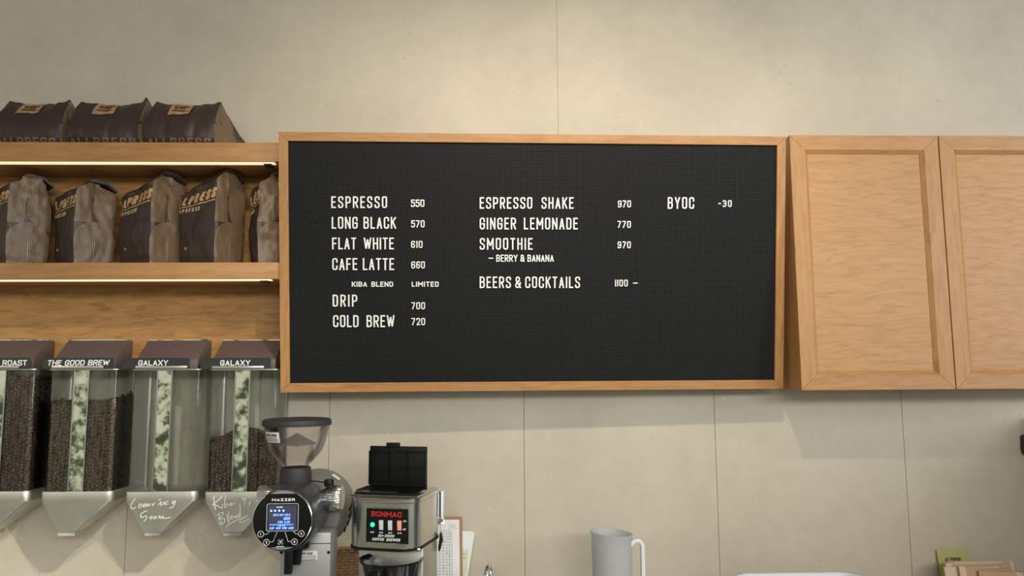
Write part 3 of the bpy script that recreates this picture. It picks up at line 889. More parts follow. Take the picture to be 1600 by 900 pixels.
# ================================================================== BAGS LYING ON THE TOP SHELF
def build_lying_bag(pxl, pxr, label, seed, ear=(.012, .012)):
    a, b = at(pxl, 205, -.155), at(pxr, 205, -.155)
    Wd = b.x - a.x; z = SHELF_HI + .0006
    t = thing('coffee_bag_lying', label, 'coffee bag', ((a.x + b.x) / 2, -.08, z), 0, 'brown coffee bags lying on the top shelf')
    base = Vector((a.x, 0, z))
    front = [(-.146, 0), (-.157, .006), (-.161, .020), (-.160, .045), (-.150, .075), (-.132, .099), (-.112, .118)]
    rear = [(-.106, .117), (-.085, .098), (-.050, .056), (-.020, .020), (-.010, .012), (-.006, .006), (-.008, 0)]
    def prof(s_):
        c = (2 * s_ - 1)
        er = (ear[0] if c < 0 else ear[1]) * abs(c) ** 2.2
        out = []
        for i, (y_, z_) in enumerate(front + rear):
            hz = z_ / .118
            yy = y_ + .006 * c * c * (1 if i < 7 else 0)
            zz = z_ + (er * hz ** 2 if i < 9 else 0)
            n1 = noise.noise(Vector((s_ * 5 + seed, y_ * 30, z_ * 22))) * .0065 * (1 if .01 < z_ else 0)
            n1 += noise.noise(Vector((s_ * 13 + seed * 2, y_ * 60, z_ * 50))) * .0030 * (1 if .01 < z_ else 0)
            out.append((yy - n1, zz + n1 * .5 * (z_ > .03)))
        return out
    # outline narrows slightly in the middle height at both ends
    NS = 44
    def flare(s_, y_, z_):
        k_ = max(0, min(1, (y_ + .158) / .15)); c = (2 * s_ - 1)
        return s_ * Wd + .076 * k_ * (1 - z_ / .15) - c * abs(c) ** 3 * .004 * (z_ / .118)
    def P(s_, k, pr=None):
        pr = pr or prof(s_); y_, z_ = pr[k]
        return base + Vector((flare(s_, y_, z_), y_, z_))
    rings = [[P(i / NS, k) for k in range(len(front + rear))] for i in range(NS + 1)]
    MB().loft(rings, False, False).build('body', M['bag'], t, smooth=60)
    # patterned side gussets, folded inwards along their middle
    for side in (0, 1):
        pr = prof(side)
        m = 14; rows = 8
        vs = []; uvs = []
        for r_ in range(m + 1):
            q = r_ / m
            # front edge -> rear edge, interpolate along the outline
            fi = q * (len(front) - 1)
            def along(lst, x_):
                i0 = min(int(x_), len(lst) - 2); f_ = x_ - i0
                return (lst[i0][0] * (1 - f_) + lst[i0 + 1][0] * f_, lst[i0][1] * (1 - f_) + lst[i0 + 1][1] * f_)
            pf = along(pr[:7], fi); pb = along(pr[7:][::-1], fi)
            for c_ in range(rows + 1):
                w_ = c_ / rows
                y_ = pf[0] * (1 - w_) + pb[0] * w_; z_ = pf[1] * (1 - w_) + pb[1] * w_
                inset = (.007 * sin(pi * w_) + noise.noise(Vector((w_ * 4, q * 4, seed))) * .004 * sin(pi * w_)) * (.35 + .65 * q)
                x_ = flare(side, y_, z_) + (-inset if side else inset)
                vs.append(base + Vector((x_, y_, z_))); uvs.append((.098 * 1.3 * (y_ + .161) / .12, z_ * 1.75))
        fs = [[r_ * (rows + 1) + c_, r_ * (rows + 1) + c_ + 1, (r_ + 1) * (rows + 1) + c_ + 1, (r_ + 1) * (rows + 1) + c_] for r_ in range(m) for c_ in range(rows)]
        mm = MB(); mm.add(vs, fs)
        g = mm.build('gusset', M['pattern'], t, smooth=60, fix=False, label='side gusset printed with fine gold line arcs')
        ul = g.data.uv_layers.new(name='UVMap')
        for lp in g.data.loops: ul.data[lp.index].uv = uvs[lp.vertex_index]
    # front surface parameter: u metres from the left, v metres up the front outline
    cum = [0.0]
    for (y0, z0), (y1, z1) in zip(front, front[1:]): cum.append(cum[-1] + math.hypot(y1 - y0, z1 - z0))
    def fsurf(u, v, d=0.0):
        pr = prof(u / Wd)[:7]
        v = max(0, min(cum[-1] - 1e-6, v))
        i = max(j for j in range(6) if cum[j] <= v); f_ = (v - cum[i]) / (cum[i + 1] - cum[i])
        y_ = pr[i][0] * (1 - f_) + pr[i + 1][0] * f_; z_ = pr[i][1] * (1 - f_) + pr[i + 1][1] * f_
        ny, nz_ = -(pr[i + 1][1] - pr[i][1]), (pr[i + 1][0] - pr[i][0]); l = math.hypot(ny, nz_)
        return base + Vector((u, y_ + ny / l * d, z_ + nz_ / l * d))
    uc = Wd * .47; top = cum[-1]
    lb = MB()
    n1, n2 = 28, 24; lw = .056; lv0, lv1 = top - .052, top - .001
    for d in (.0022,):
        lb.add([fsurf(uc - lw / 2 + lw * i / n1, lv0 + (lv1 - lv0) * j / n2, d) for j in range(n2 + 1) for i in range(n1 + 1)],
               [[j * (n1 + 1) + i, j * (n1 + 1) + i + 1, (j + 1) * (n1 + 1) + i + 1, (j + 1) * (n1 + 1) + i] for j in range(n2) for i in range(n1)])
    lo = lb.build('label', M['kraft_label'], t, smooth=60, fix=False, label='tan paper label reading ALLPRESS BLEND')
    tx = MB()
    text_mb(tx, 'ALLPRESS', fsurf, uc - .019, uc + .019, lv1 - .019, .0075, .62, .17, .0024, .0029, sub=True)
    text_mb(tx, 'BLEND', fsurf, uc - .013, uc + .013, lv1 - .029, .0075, .62, .17, .0024, .0029, sub=True)
    tx.ribbon(subdiv([(uc - .021, lv1 - .035), (uc + .021, lv1 - .035)], .004), .0011, .0024, .0028, fsurf)
    tx.ribbon(subdiv([(uc - .014, lv1 - .0385), (uc + .014, lv1 - .0385)], .004), .0011, .0024, .0028, fsurf)
    tx.build('print', M['label_ink'], lo, smooth=0)
    w_ = MB()
    text_mb(w_, 'ALLPRESS', fsurf, .012, Wd - .006, .0005, .022, .75, .22, .0006, .0012, sub=True)
    w_.build('wordmark', M['gold_dim'], t, smooth=0, label='dim gold lettering ALLPRESS along the lower fold')
    return t


build_lying_bag(-13, 91, 'brown coffee bag lying on the top shelf, leftmost and cut by the photo edge', 4, (.010, .013))
build_lying_bag(102, 216, 'brown coffee bag lying on the top shelf between two others, right corner raised', 9, (.008, .020))
build_lying_bag(223, 333, 'brown coffee bag lying on the top shelf, nearest the menu board', 15, (.013, .011))


# ================================================================== BEAN SILOS
_bm = bmesh.new(); bmesh.ops.create_icosphere(_bm, subdivisions=2, radius=1)
for v in _bm.verts:
    if v.co.z > .3 and abs(v.co.y) < .13: v.co.z -= .30
    elif v.co.z > 0: v.co.z *= .85
_bv = [v.co.copy() for v in _bm.verts]; _bf = [[v.index for v in f.verts] for f in _bm.faces]; _bm.free()
SILO_Y = -.115


def rrect(x0, x1, y0, y1, r, n=5, front_only=True):
    """outline seen from above; the two front corners (y0) rounded"""
    pts = []
    for cx, cy, a0 in ((x1 - r, y0 + r, -90), (x0 + r, y0 + r, 180)):
        if cx > (x0 + x1) / 2:
            fr = [(cx + r * cos(R(a0 + 90 * i / n)), cy + r * sin(R(a0 + 90 * i / n))) for i in range(n + 1)]
        else:
            fl = [(cx + r * cos(R(a0 + 90 * i / n)), cy + r * sin(R(a0 + 90 * i / n))) for i in range(n + 1)]
    return fl + fr + [(x1, y1), (x0, y1)]


def build_silo(pxl, pxw, label, words, textspan, labspan, fill, bean, bean_label, chalk=None, seed=1, py0=769, outlet=None):
    a = at(pxl, py0, SILO_Y); b = at(pxl + pxw, py0, SILO_Y)
    x0, x1 = a.x, b.x; w = x1 - x0; xc = (x0 + x1) / 2
    zr = a.z                                              # rim of the funnel
    zt = at(pxl + 20, 578.5, SILO_Y).z
    t = thing('bean_dispenser', label, 'bean dispenser', (xc, -.06, zr - .115), 0, 'clear coffee bean dispensers on the wall')
    yb = -.004
    # funnel of dull steel
    oL, oR = (at(outlet[0], 832, SILO_Y + .012).x, at(outlet[1], 832, SILO_Y + .012).x)
    z_s = at(pxl, 785, SILO_Y).z; z_o = at(pxl, 832, SILO_Y + .012).z; z_e = at(pxl, 838, SILO_Y + .012).z
    rings = []
    for z_, l, r_, y0, rr in ((zr, x0, x1, SILO_Y, .016), (z_s, x0, x1, SILO_Y, .016), (z_o, oL, oR, SILO_Y + .010, .004), (z_o - .0008, oL + .001, oR - .001, SILO_Y + .0108, .004)):
        rings.append([Vector((p[0], p[1], z_)) for p in rrect(l, r_, y0, yb if z_ > z_o else yb - .045, rr)])
    rings[2] = [Vector((p[0], p[1], z_o)) for p in rrect(oL, oR, SILO_Y + .010, -.055, .004)]
    rings[3] = [Vector((p[0], p[1], z_o - .0008)) for p in rrect(oL + .001, oR - .001, SILO_Y + .0108, -.055, .004)]
    MB().loft(rings, True, True).build('funnel', M['funnel'], t, smooth=25, bevel=.0008, seg=2)
    MB().loft([[Vector((p[0], p[1], z_o - .0009)) for p in rrect(oL, oR, SILO_Y + .0095, -.055, .003)],
               [Vector((p[0], p[1], z_e)) for p in rrect(oL + .003, oR - .003, SILO_Y + .012, -.057, .003)]]).build('outlet', M['steel'], t, smooth=25)
    # small dark lever behind the outlet, on the right
    p = Vector((oR + .020, -.052, z_o + .016))
    MB().hexa([p + Vector(q) for q in ((-.026, 0, -.004), (0, 0, 0), (-.004, 0, .004), (-.012, 0, .006))],
              [p + Vector(q) for q in ((-.026, .01, -.004), (0, .01, 0), (-.004, .01, .004), (-.012, .01, .006))]).build('lever', M['black'], t)
    # clear body
    g0, g1, gy = x0 + .005, x1 - .005, SILO_Y + .005
    outl = rrect(g0, g1, gy, yb - .004, .013)
    inn = rrect(g0 + .0025, g1 - .0025, gy + .0025, yb - .0065, .0105)
    m = MB()
    for o_ in (outl, inn):
        m.loft([[Vector((q[0], q[1], zr + .0005)) for q in o_], [Vector((q[0], q[1], zt)) for q in o_]], False, False)
    m.build('clear_body', M['glass'], t, smooth=40, fix=False)
    # polished strip down the middle of the front, steel rails at the rear corners and along the rear wall
    sx = xc - .003
    MB().box((sx - .017, gy - .0016, zr + .0005), (sx + .016, gy - .0002, zt - .001)).build('front_strip', M['mirror'], t, bevel=.0005, seg=1, label='mirror polished vertical strip')
    for e0, e1 in ((sx - .0195, sx - .0172), (sx + .0162, sx + .0190)):
        MB().box((e0, gy - .003, zr + .0005), (e1, gy - .0002, zt - .001)).build('strip_edge', M['satin'], t)
    for e0, e1 in ((g0 + .001, g0 + .005), (g1 - .005, g1 - .001)):
        MB().box((e0, yb - .012, zr + .0005), (e1, yb - .007, zt - .001)).build('corner_rail', M['steel'], t)
    # top plate
    MB().loft([[Vector((q[0], q[1], zt)) for q in rrect(x0 - .001, x1 + .001, SILO_Y - .001, yb, .016)],
               [Vector((q[0], q[1], zt + .0025)) for q in rrect(x0 - .001, x1 + .001, SILO_Y - .001, yb, .016)]]).build('top_plate', M['steel'], t)
    # sloping brown lid
    l0, l1 = x0 + .010, x1 - .014
    zf = at(pxl + 20, 564, SILO_Y + .012).z; zk = at(pxl + 40, 532, -.045).z
    zp = zt + .0027
    pr = [(SILO_Y + .010, zp), (SILO_Y + .010, zf - .003), (SILO_Y + .012, zf + .004), (SILO_Y + .018, zf + .010)]
    pr += [(-.045, zk), (-.018, zk), (-.018, zp)]
    MB().loft([[Vector((l0, y_, z_)) for y_, z_ in pr], [Vector((l1, y_, z_)) for y_, z_ in pr]]).build('lid', M['lid'], t, smooth=25, bevel=.001, seg=2)
    MB().box((l0 + .001, -.0455, zk - .0005), (l1 - .001, -.030, zk + .0018)).build('lid_edge', M['mirror'], t, label='bright steel edge along the top of the lid')
    # black name label in a silver clip
    q0, q1 = at(labspan[0], 577.5, SILO_Y - .004), at(labspan[1], 577.5, SILO_Y - .004)
    zl1 = at(labspan[0], 559.5, SILO_Y - .004).z; zl0 = zp + .0002
    MB().box((q0.x, SILO_Y - .004, zl0), (q1.x, SILO_Y - .002, zl1)).build('name_label', M['black_soft'], t, bevel=.0004, seg=1)
    c0, c1 = at(labspan[2], 575, SILO_Y - .007), at(labspan[3], 575, SILO_Y - .007)
    MB().box((c0.x, SILO_Y - .0065, zl0), (c1.x, SILO_Y - .0045, zl0 + .0075)).build('label_clip', M['satin'], t, bevel=.0006)
    def lm(u, v, d): return Vector((u, SILO_Y - .0042 - d, v))
    u0, u1 = at(textspan[0], 568, SILO_Y - .0045).x, at(textspan[1], 568, SILO_Y - .0045).x
    tm = MB()
    vb = at(textspan[0], 571.4, SILO_Y - .0045).z
    hh = at(textspan[0], 562.8, SILO_Y - .0045).z - vb
    text_mb(tm, words, lm, u0, u1, vb, hh, .78, .17, 0, .0004, slant=.18 if 'BREW' in words else 0, wordgap=.45)
    tm.build('lettering', M['white'], t, smooth=0, label='white lettering ' + words)
    if chalk:
        cm = MB()
        fo = Vector((xc, SILO_Y, zr)); fn = Vector((0, -1, 0))
        # the sloping part of the front leans back a little
        lo_y = SILO_Y + .010
        def fm(u, v, d):
            y_ = SILO_Y if v > z_s else SILO_Y + .010 * (z_s - v) / (z_s - z_o)
            return Vector((u, y_ - .0003 - d, v))
        for st in chalk:
            pts = [at(px, py, SILO_Y + (.003 if py > 785 else 0)) for px, py in st]
            pts = smoothline([(p_.x, p_.z) for p_ in pts])
            cm.ribbon(pts, .0019, 0, .0004, fm)
        cm.build('handwriting', M['chalk'], t, smooth=0, label='white hand lettering on the funnel')
    # beans
    if fill:
        rnd = random.Random(seed)
        i0, i1, iy0, iy1 = g0 + .0035, g1 - .0035, gy + .0035, yb - .010
        def ztop(x_, y_):
            fx = (x_ - i0) / (i1 - i0); fy = (y_ - iy0) / (iy1 - iy0)
            return fill(fx, fy)
        bm_ = MB()
        # hidden core of the heap
        nx, ny = 14, 6
        core = []
        for j in range(ny + 1):
            for i in range(nx + 1):
                x_ = i0 + .006 + (i1 - i0 - .012) * i / nx; y_ = iy0 + .006 + (iy1 - iy0 - .012) * j / ny
                core.append(Vector((x_, y_, max(zr + .004, ztop(x_, y_) - .006))))
        bm_.add(core, [[j * (nx + 1) + i, j * (nx + 1) + i + 1, (j + 1) * (nx + 1) + i + 1, (j + 1) * (nx + 1) + i] for j in range(ny) for i in range(nx)])
        edge = [i for i in range(nx)] + [nx + j * (nx + 1) for j in range(ny)] + [ny * (nx + 1) + nx - i for i in range(nx)] + [(ny - j) * (nx + 1) for j in range(ny)]
        top_ = [core[i] for i in edge]; bot = [Vector((p_.x, p_.y, zr + .001)) for p_ in top_]
        n = len(edge)
        bm_.add(top_ + bot, [[i, (i + 1) % n, n + (i + 1) % n, n + i] for i in range(n)])
        def bean_at(p_, nrm):
            q = nrm.to_track_quat('Z', 'Y').to_matrix() @ Matrix.Rotation(rnd.random() * 6.28, 3, 'Z') @ Matrix.Rotation(rnd.uniform(-.6, .6) + (pi if rnd.random() < .5 else 0), 3, 'X')
            s_ = rnd.uniform(.88, 1.12)
            sc = Vector((.0064, .0047, .0036)) * s_
            bm_.add([p_ + q @ Vector((v_.x * sc.x, v_.y * sc.y, v_.z * sc.z)) for v_ in _bv], _bf)
        stp = .0094
        def face_beans(A, Bv, nrm, ln):
            k = max(1, int(ln / stp))
            for i in range(k + 1):
                base = A + (Bv - A) * (i / k)
                zm = ztop(base.x, base.y)
                z_ = zr + .004 + (i % 2) * stp * .45
                while z_ < zm:
                    pp = Vector((base.x, base.y, z_)) + Vector((rnd.uniform(-.0018, .0018), rnd.uniform(-.0018, .0018), rnd.uniform(-.0018, .0018)))
                    pp.x = min(max(pp.x, i0 + .0025), i1 - .0025); pp.y = min(max(pp.y, iy0 + .003), iy1 - .003)
                    bean_at(pp, nrm)
                    if rnd.random() < .5: bean_at(pp - nrm * .0035 + Vector((.003, 0, .004)), nrm)
                    z_ += stp * rnd.uniform(.80, .98)
        face_beans(Vector((i0 + .009, iy0 + .0035, 0)), Vector((i1 - .009, iy0 + .0035, 0)), Vector((0, -1, 0)), i1 - i0 - .018)
        for sgn, xx in ((1, i1 - .0035), (-1, i0 + .0035)):
            face_beans(Vector((xx, iy0 + .010, 0)), Vector((xx, iy1 - .004, 0)), Vector((sgn, 0, 0)), iy1 - iy0 - .014)
            bx = i1 - .0055 if sgn > 0 else i0 + .0055
            face_beans(Vector((bx - .002 * sgn, iy0 + .0065, 0)), Vector((bx, iy0 + .0085, 0)), Vector((sgn * .7, -.7, 0)), .009)
        for i in range(int((i1 - i0) / stp)):
            for j in range(int((iy1 - iy0) / stp)):
                x_ = i0 + .006 + i * stp + rnd.uniform(-.002, .002); y_ = iy0 + .006 + j * stp + rnd.uniform(-.002, .002)
                if x_ > i1 - .004 or y_ > iy1 - .004: continue
                bean_at(Vector((x_, y_, ztop(x_, y_) - .002)), Vector((0, 0, 1)))
        o_ = bm_.build('coffee_beans', bean, None, smooth=60, fix=False)
        tag(o_, bean_label, 'coffee beans', None, 'stuff')
    return t


def smoothline(pts, n=5):
    out = []
    m = len(pts)
    for i in range(m - 1):
        p0, p1, p2, p3 = pts[max(i - 1, 0)], pts[i], pts[i + 1], pts[min(i + 2, m - 1)]
        for k in range(n):
            t = k / n
            out.append(tuple(.5 * ((2 * p1[c]) + (-p0[c] + p2[c]) * t + (2 * p0[c] - 5 * p1[c] + 4 * p2[c] - p3[c]) * t * t + (-p0[c] + 3 * p1[c] - 3 * p2[c] + p3[c]) * t ** 3) for c in (0, 1)))
    out.append(pts[-1])
    return out


def px3(strokes, ox, oy, sc): return [[(ox + x_ / sc, oy + y_ / sc) for x_, y_ in s_] for s_ in strokes]


coming = px3([
    [(218, 342), (188, 378), (174, 425), (190, 450), (228, 432)], [(275, 395), (258, 420), (268, 437), (290, 418), (280, 394), (262, 405)],
    [(303, 430), (312, 398), (316, 428), (336, 394), (342, 426), (362, 392), (368, 420), (388, 396)], [(405, 385), (412, 412), (440, 382)], [(470, 356), (496, 345)],
    [(470, 408), (500, 374), (496, 404), (512, 408), (532, 378), (536, 404)], [(575, 364), (548, 384), (552, 402), (582, 392)],
    [(650, 365), (618, 374), (630, 394), (652, 368), (632, 428), (590, 440)],
    [(345, 472), (300, 490), (274, 522), (286, 546), (326, 530), (340, 546), (304, 595)], [(392, 530), (370, 548), (386, 560), (402, 542), (386, 531)],
    [(436, 532), (414, 548), (428, 560), (446, 542), (428, 531)], [(464, 560), (478, 528), (490, 556), (512, 530), (522, 556), (596, 545)]], 180, 730, 6.925)
kiba = px3([
    [(235, 312), (246, 385), (258, 465)], [(330, 315), (270, 370), (230, 402), (262, 410), (332, 446)], [(335, 388), (332, 440)], [(365, 308), (355, 430), (380, 420), (386, 395), (362, 400)],
    [(424, 385), (404, 405), (420, 414), (432, 385), (436, 406), (466, 378)], [(542, 322), (556, 345), (576, 348), (604, 284)], [(576, 348), (570, 404)], [(610, 310), (622, 330)],
    [(634, 360), (622, 425)], [(605, 392), (640, 388)],
    [(285, 500), (300, 560), (316, 612)], [(268, 522), (330, 488), (332, 520), (284, 560), (342, 555), (350, 590), (316, 620), (288, 600)], [(374, 508), (382, 560), (395, 612)], [(398, 480), (396, 590)],
    [(414, 555), (440, 535), (426, 524), (412, 556), (442, 558)], [(452, 555), (460, 526), (470, 550), (486, 520), (492, 545)], [(514, 500), (494, 528), (518, 532), (525, 395), (524, 538)],
    [(360, 655), (400, 620), (480, 575), (560, 543), (606, 520)], [(606, 520), (540, 560), (512, 592), (545, 596), (622, 556)]], 300, 730, 6.92)

zr_ = at(61, 769, SILO_Y).z
zl = lambda py: at(100, py, SILO_Y).z
build_silo(-72, 116, 'bean dispenser labelled ROAST, leftmost and cut off by the photo edge', 'ROAST', (4, 42), (-40, 46, -55, 29),
           lambda fx, fy: zl(590), M['bean_dark'], 'dark coffee beans filling the leftmost dispenser labelled ROAST', None, 5, outlet=(-42, -10))
build_silo(61.4, 114, 'bean dispenser labelled THE GOOD BREW, nearly full', 'THE GOOD BREW', (73.5, 170), (66, 176, 80, 161),
           lambda fx, fy: zl(634) + .012 * fy + .028 * max(0, fx - .55), M['bean'], 'medium brown coffee beans in the dispenser labelled THE GOOD BREW', None, 6, outlet=(87.7, 120))
build_silo(193.7, 114, 'empty bean dispenser labelled GALAXY with Coming Soon written on its funnel', 'GALAXY', (216, 262.5), (190, 295, 211, 292),
           None, None, '', coming, 7, outlet=(224, 254.5))
build_silo(317.6, 114, 'bean dispenser labelled GALAXY with Kiba Blend written on its funnel', 'GALAXY', (344, 391), (313, 422, 331, 412),
           lambda fx, fy: zl(706) + .052 * sin(pi * min(1, max(0, fx * .80 + .12))) - .02 * abs(fy - .5), M['bean_dark'], 'dark coffee beans heaped in the dispenser marked Kiba Blend', kiba, 9, outlet=(347, 380))


# ================================================================== GRINDER
def build_grinder():
    YG = -.43
    P = at(441, 813, YG)
    t = thing('coffee_grinder', 'silver and charcoal espresso grinder with a clear hopper and a small blue screen', 'coffee grinder', (P.x, YG + .16, COUNTER_Z))
    px = (YG - CAM.y) / F / cos(.1)
    rf = 44.5 * px
    Yd = Vector((0, 1, 0))
    # head: a lying drum pointing at the barista, wider to the rear
    MB().lathe([(rf * .97, .004), (rf * 1.02, .008), (rf * 1.05, .03), (rf * 1.10, .07), (rf * 1.13, .12), (rf * 1.0, .15)], P, Yd, 56).build('grinding_head', M['charcoal'], t, smooth=35)
    MB().lathe([(rf * .98, .0), (rf * 1.0, .001), (rf * 1.01, .005), (rf * .97, .006), (rf * .95, .002)], P, Yd, 56, closed=True).build('face_ring', M['chrome'], t)
    # front plate: silver disc whose middle is covered by the black control panel
    MB().lathe([(rf * .975, .001), (rf * .975, .004)], P, Yd, 56).build('face_plate', M['silver_paint'], t)
    def fm(u, v, d): return P + Vector((u, -d, v))
    k = .905
    arc = []
    a0 = math.asin(k)
    for s_ in (1, -1):
        st, en = (-a0, a0) if s_ == 1 else (pi - a0, pi + a0)
        arc += [(rf * .965 * cos(st + (en - st) * i / 24), rf * .965 * sin(st + (en - st) * i / 24)) for i in range(25)]
    pan = MB().hexa([fm(u, v, .0008) for u, v in arc], [fm(u, v, -.0012) for u, v in arc]).build('control_panel', M['gloss_black'], t, smooth=0)
    def pp(x_, y_): return ((x_ - 360) * rf * 2 / 650 * .0 + (x_ - 268) / 9.0 * px, -(y_ - 474) / 9.0 * px)   # from the 9x crop of the panel
    pr = MB()
    text_mb(pr, 'MAZZER', fm, pp(125, 0)[0], pp(432, 0)[0], pp(0, 221)[1], 36 / 9 * px, 1.15, .24, .0008, .0011)
    def rr(x0, y0, x1, y1, r, w_, mb):
        c = [pp(x0, y0), pp(x1, y0), pp(x1, y1), pp(x0, y1)]
        q = [(*p_, 1) for p_ in c]
        mid = ((c[0][0] + c[1][0]) / 2, c[0][1])
        mb.ribbon(rounded([mid, q[1], q[2], q[3], q[0], mid], r), w_, .0008, .0011, fm)
    rr(62, 255, 482, 612, 3 * px, .55 * px, pr)
    for cx, cy, dg in ((-12, 650, '1'), (68, 758, '2'), (440, 755, '3'), (530, 650, '4')):
        u, v = pp(cx, cy)
        pr.disc(u, v, 4.0 * px, 4.7 * px, .0011, fm, 28)
        text_mb(pr, dg, fm, u - (1.1 if dg != '1' else .6) * px, u + (1.1 if dg != '1' else .5) * px, v - 1.9 * px, 3.8 * px, .55, .22, .0008, .0011)
    for ln in ([(32, 652), (70, 652), (105, 618)], [(118, 752), (155, 752), (208, 622)], [(312, 622), (355, 750), (398, 750)], [(420, 618), (455, 652), (488, 652)]):
        pr.ribbon([pp(*q) for q in ln], .45 * px, .0008, .0011, fm)
    u, v = pp(255, 755)
    for i in range(4):
        a = [(u + 4.1 * px * cos(R(20 + 90 * i + 10 * j)), v + 4.1 * px * sin(R(20 + 90 * i + 10 * j))) for j in range(6)]
        pr.ribbon(a, .5 * px, .0008, .0011, fm)
    pr.disc(u, v, 1.3 * px, 2.0 * px, .0011, fm, 18)
    pr.ribbon([(u, v - 1.4 * px), (u, v + 1.4 * px)], .6 * px, .0008, .0011, fm)
    pr.ribbon([pp(200, 815), pp(305, 815)], .9 * px, .0008, .0011, fm)
    pr.build('panel_markings', M['white'], pan, smooth=0)
    a, b = pp(82, 275), pp(462, 600)
    MB().box((P.x + a[0], YG - .0014, P.z + b[1]), (P.x + b[0], YG - .0006, P.z + a[1])).build('screen', M['screen'], pan, smooth=0, label='small lit screen with blue figures')
    tx = MB(); D = (.0015, .0018)
    def row(s_, x0, x1, yb, h, slant=.2, k=.6): text_mb(tx, s_, fm, pp(x0, 0)[0], pp(x1, 0)[0], pp(0, yb)[1], h / 9 * px, k, .2, *D, slant=slant)
    row('05 H 40 P 20 S', 146, 372, 416, 30); row('0505', 286, 372, 466, 34); row('X131 3.90', 210, 372, 508, 28)
    tx.ribbon([pp(106, 528), pp(420, 528)], .9 * px, *D, fm)
    row('OPTS', 222, 306, 553, 18); row('2.45', 106, 160, 585, 26); row('0.42', 192, 250, 585, 26); row('0.00', 274, 334, 585, 26); row('0.50', 360, 422, 585, 26)
    tx.build('screen_figures', M['screen_text'], pan, smooth=0)
    tx = MB(); row('OZONE', 190, 270, 308, 18)
    for x_ in (120, 172, 228, 284): tx.disc(*pp(x_, 345), .4 * px, 1.6 * px, .0018, fm, 12)
    tx.build('screen_icons', M['screen_pale'], pan, smooth=0)
    # rear motor housing
    Hc = P + Vector((.018, .17, -.012))
    MB().lathe([(.070, -.02), (.082, 0), (.088, .04), (.085, .085), (.068, .115), (.03, .13)], Hc, Yd, 48).build('motor_housing', M['grey_cast'], t, smooth=50)
    v_ = MB()
    for i in range(4):
        an = R(2 - 11 * i)
        c = Hc + Vector((cos(an) * .0868, .028, sin(an) * .0868))
        v_.tube([c + Vector((0, -.012, -.006)), c + Vector((.001, .016, .010))], .0018, 6)
    v_.build('vent_slots', M['black'], t)
    st = Hc + Vector((.068, .055, .072))
    # collar and hopper
    hc = P + Vector((-.001, .105, 0))
    def zat(py): return at(460, py, hc.y).z
    def rpx(n_): return n_ * (hc.y - CAM.y) / F
    MB().lathe([(rpx(23), zat(790)), (rpx(21), zat(765)), (rpx(20.5), zat(755)), (rpx(20.5), zat(753))], (hc.x, hc.y, 0), n=40).build('hopper_neck', M['chrome'], t, smooth=40)
    MB().lathe([(rpx(23.5), zat(754)), (rpx(24), zat(750)), (rpx(22.5), zat(733)), (rpx(21.5), zat(730)), (rpx(19), zat(729.5))], (hc.x, hc.y, 0), n=48).build('collar', M['black_soft'], t, smooth=35)
    prof = [(rpx(18.5), zat(730)), (rpx(19.5), zat(726)), (rpx(29), zat(716)), (rpx(38), zat(705)), (rpx(41.5), zat(696)), (rpx(45.5), zat(680)), (rpx(49), zat(664))]
    m = MB(); m.lathe(prof, (hc.x, hc.y, 0), n=56, cap0=False, cap1=False)
    m.lathe([(r_ - .002, z_) for r_, z_ in prof], (hc.x, hc.y, 0), n=56, cap0=False, cap1=False)
    m.build('hopper', M['hopper'], t, smooth=40, fix=False)
    MB().lathe([(rpx(51), zat(664)), (rpx(51.5), zat(660)), (rpx(50.5), zat(655.5)), (rpx(47), zat(654)), (rpx(25), zat(652.5)), (rpx(9), zat(652.3)), (rpx(8), zat(653.5)), (.001, zat(653.5))], (hc.x, hc.y, 0), n=56).build('hopper_lid', M['black_soft'], t, smooth=35)
    # pyramid shaped insert inside the hopper
    def sq(r_, z_, rot=.35): return [Vector((hc.x + r_ * cos(rot + pi / 2 * i), hc.y + r_ * sin(rot + pi / 2 * i), z_)) for i in range(4)]
    MB().loft([sq(rpx(30), zat(695)), sq(rpx(29), zat(693)), sq(rpx(1), zat(677))]).build('hopper_insert', M['hopper_core'], t, smooth=0)
    m = MB().lathe([(rpx(25), zat(722)), (rpx(25), zat(695.5))], (hc.x, hc.y, 0), n=30, cap0=False, cap1=False)
    m.build('insert_tube', M['hopper'], t, smooth=40, fix=False)
    # warning sticker on the hopper
    def conem(u, v, d):
        i = max(j for j in range(len(prof) - 1) if prof[j][1] <= v + 1e-9); f_ = (v - prof[i][1]) / (prof[i + 1][1] - prof[i][1])
        r_ = prof[i][0] * (1 - f_) + prof[i + 1][0] * f_ + .0007 + d
        an = u / rpx(45)
        return Vector((hc.x + r_ * cos(an), hc.y + r_ * sin(an), v))
    uc = -R(127) * rpx(45); n1 = 10; hw = rpx(15)
    s_ = MB().add([conem(uc - hw + 2 * hw * i / n1, zat(688 - 16 * j / 4), 0) for j in range(5) for i in range(n1 + 1)],
                  [[j * (n1 + 1) + i, j * (n1 + 1) + i + 1, (j + 1) * (n1 + 1) + i + 1, (j + 1) * (n1 + 1) + i] for j in range(4) for i in range(n1)])
    so = s_.build('warning_sticker', M['sticker'], t, fix=False)
    s_ = MB()
    text_mb(s_, 'DANGER - PELIGRO', conem, uc - hw * .82, uc + hw * .72, zat(678.5), rpx(3.6), .55, .2, .0002, .0004, sub=True)
    for i, (a, b) in enumerate(((-.6, .7), (-.8, .8), (-.8, .8))):
        s_.ribbon(subdiv([(uc + hw * a, zat(680.6 + i * 2.4)), (uc + hw * b, zat(680.6 + i * 2.4))], .003), rpx(.7), .0002, .0004, conem)
    s_.build('sticker_print', M['ink'], so, smooth=0)
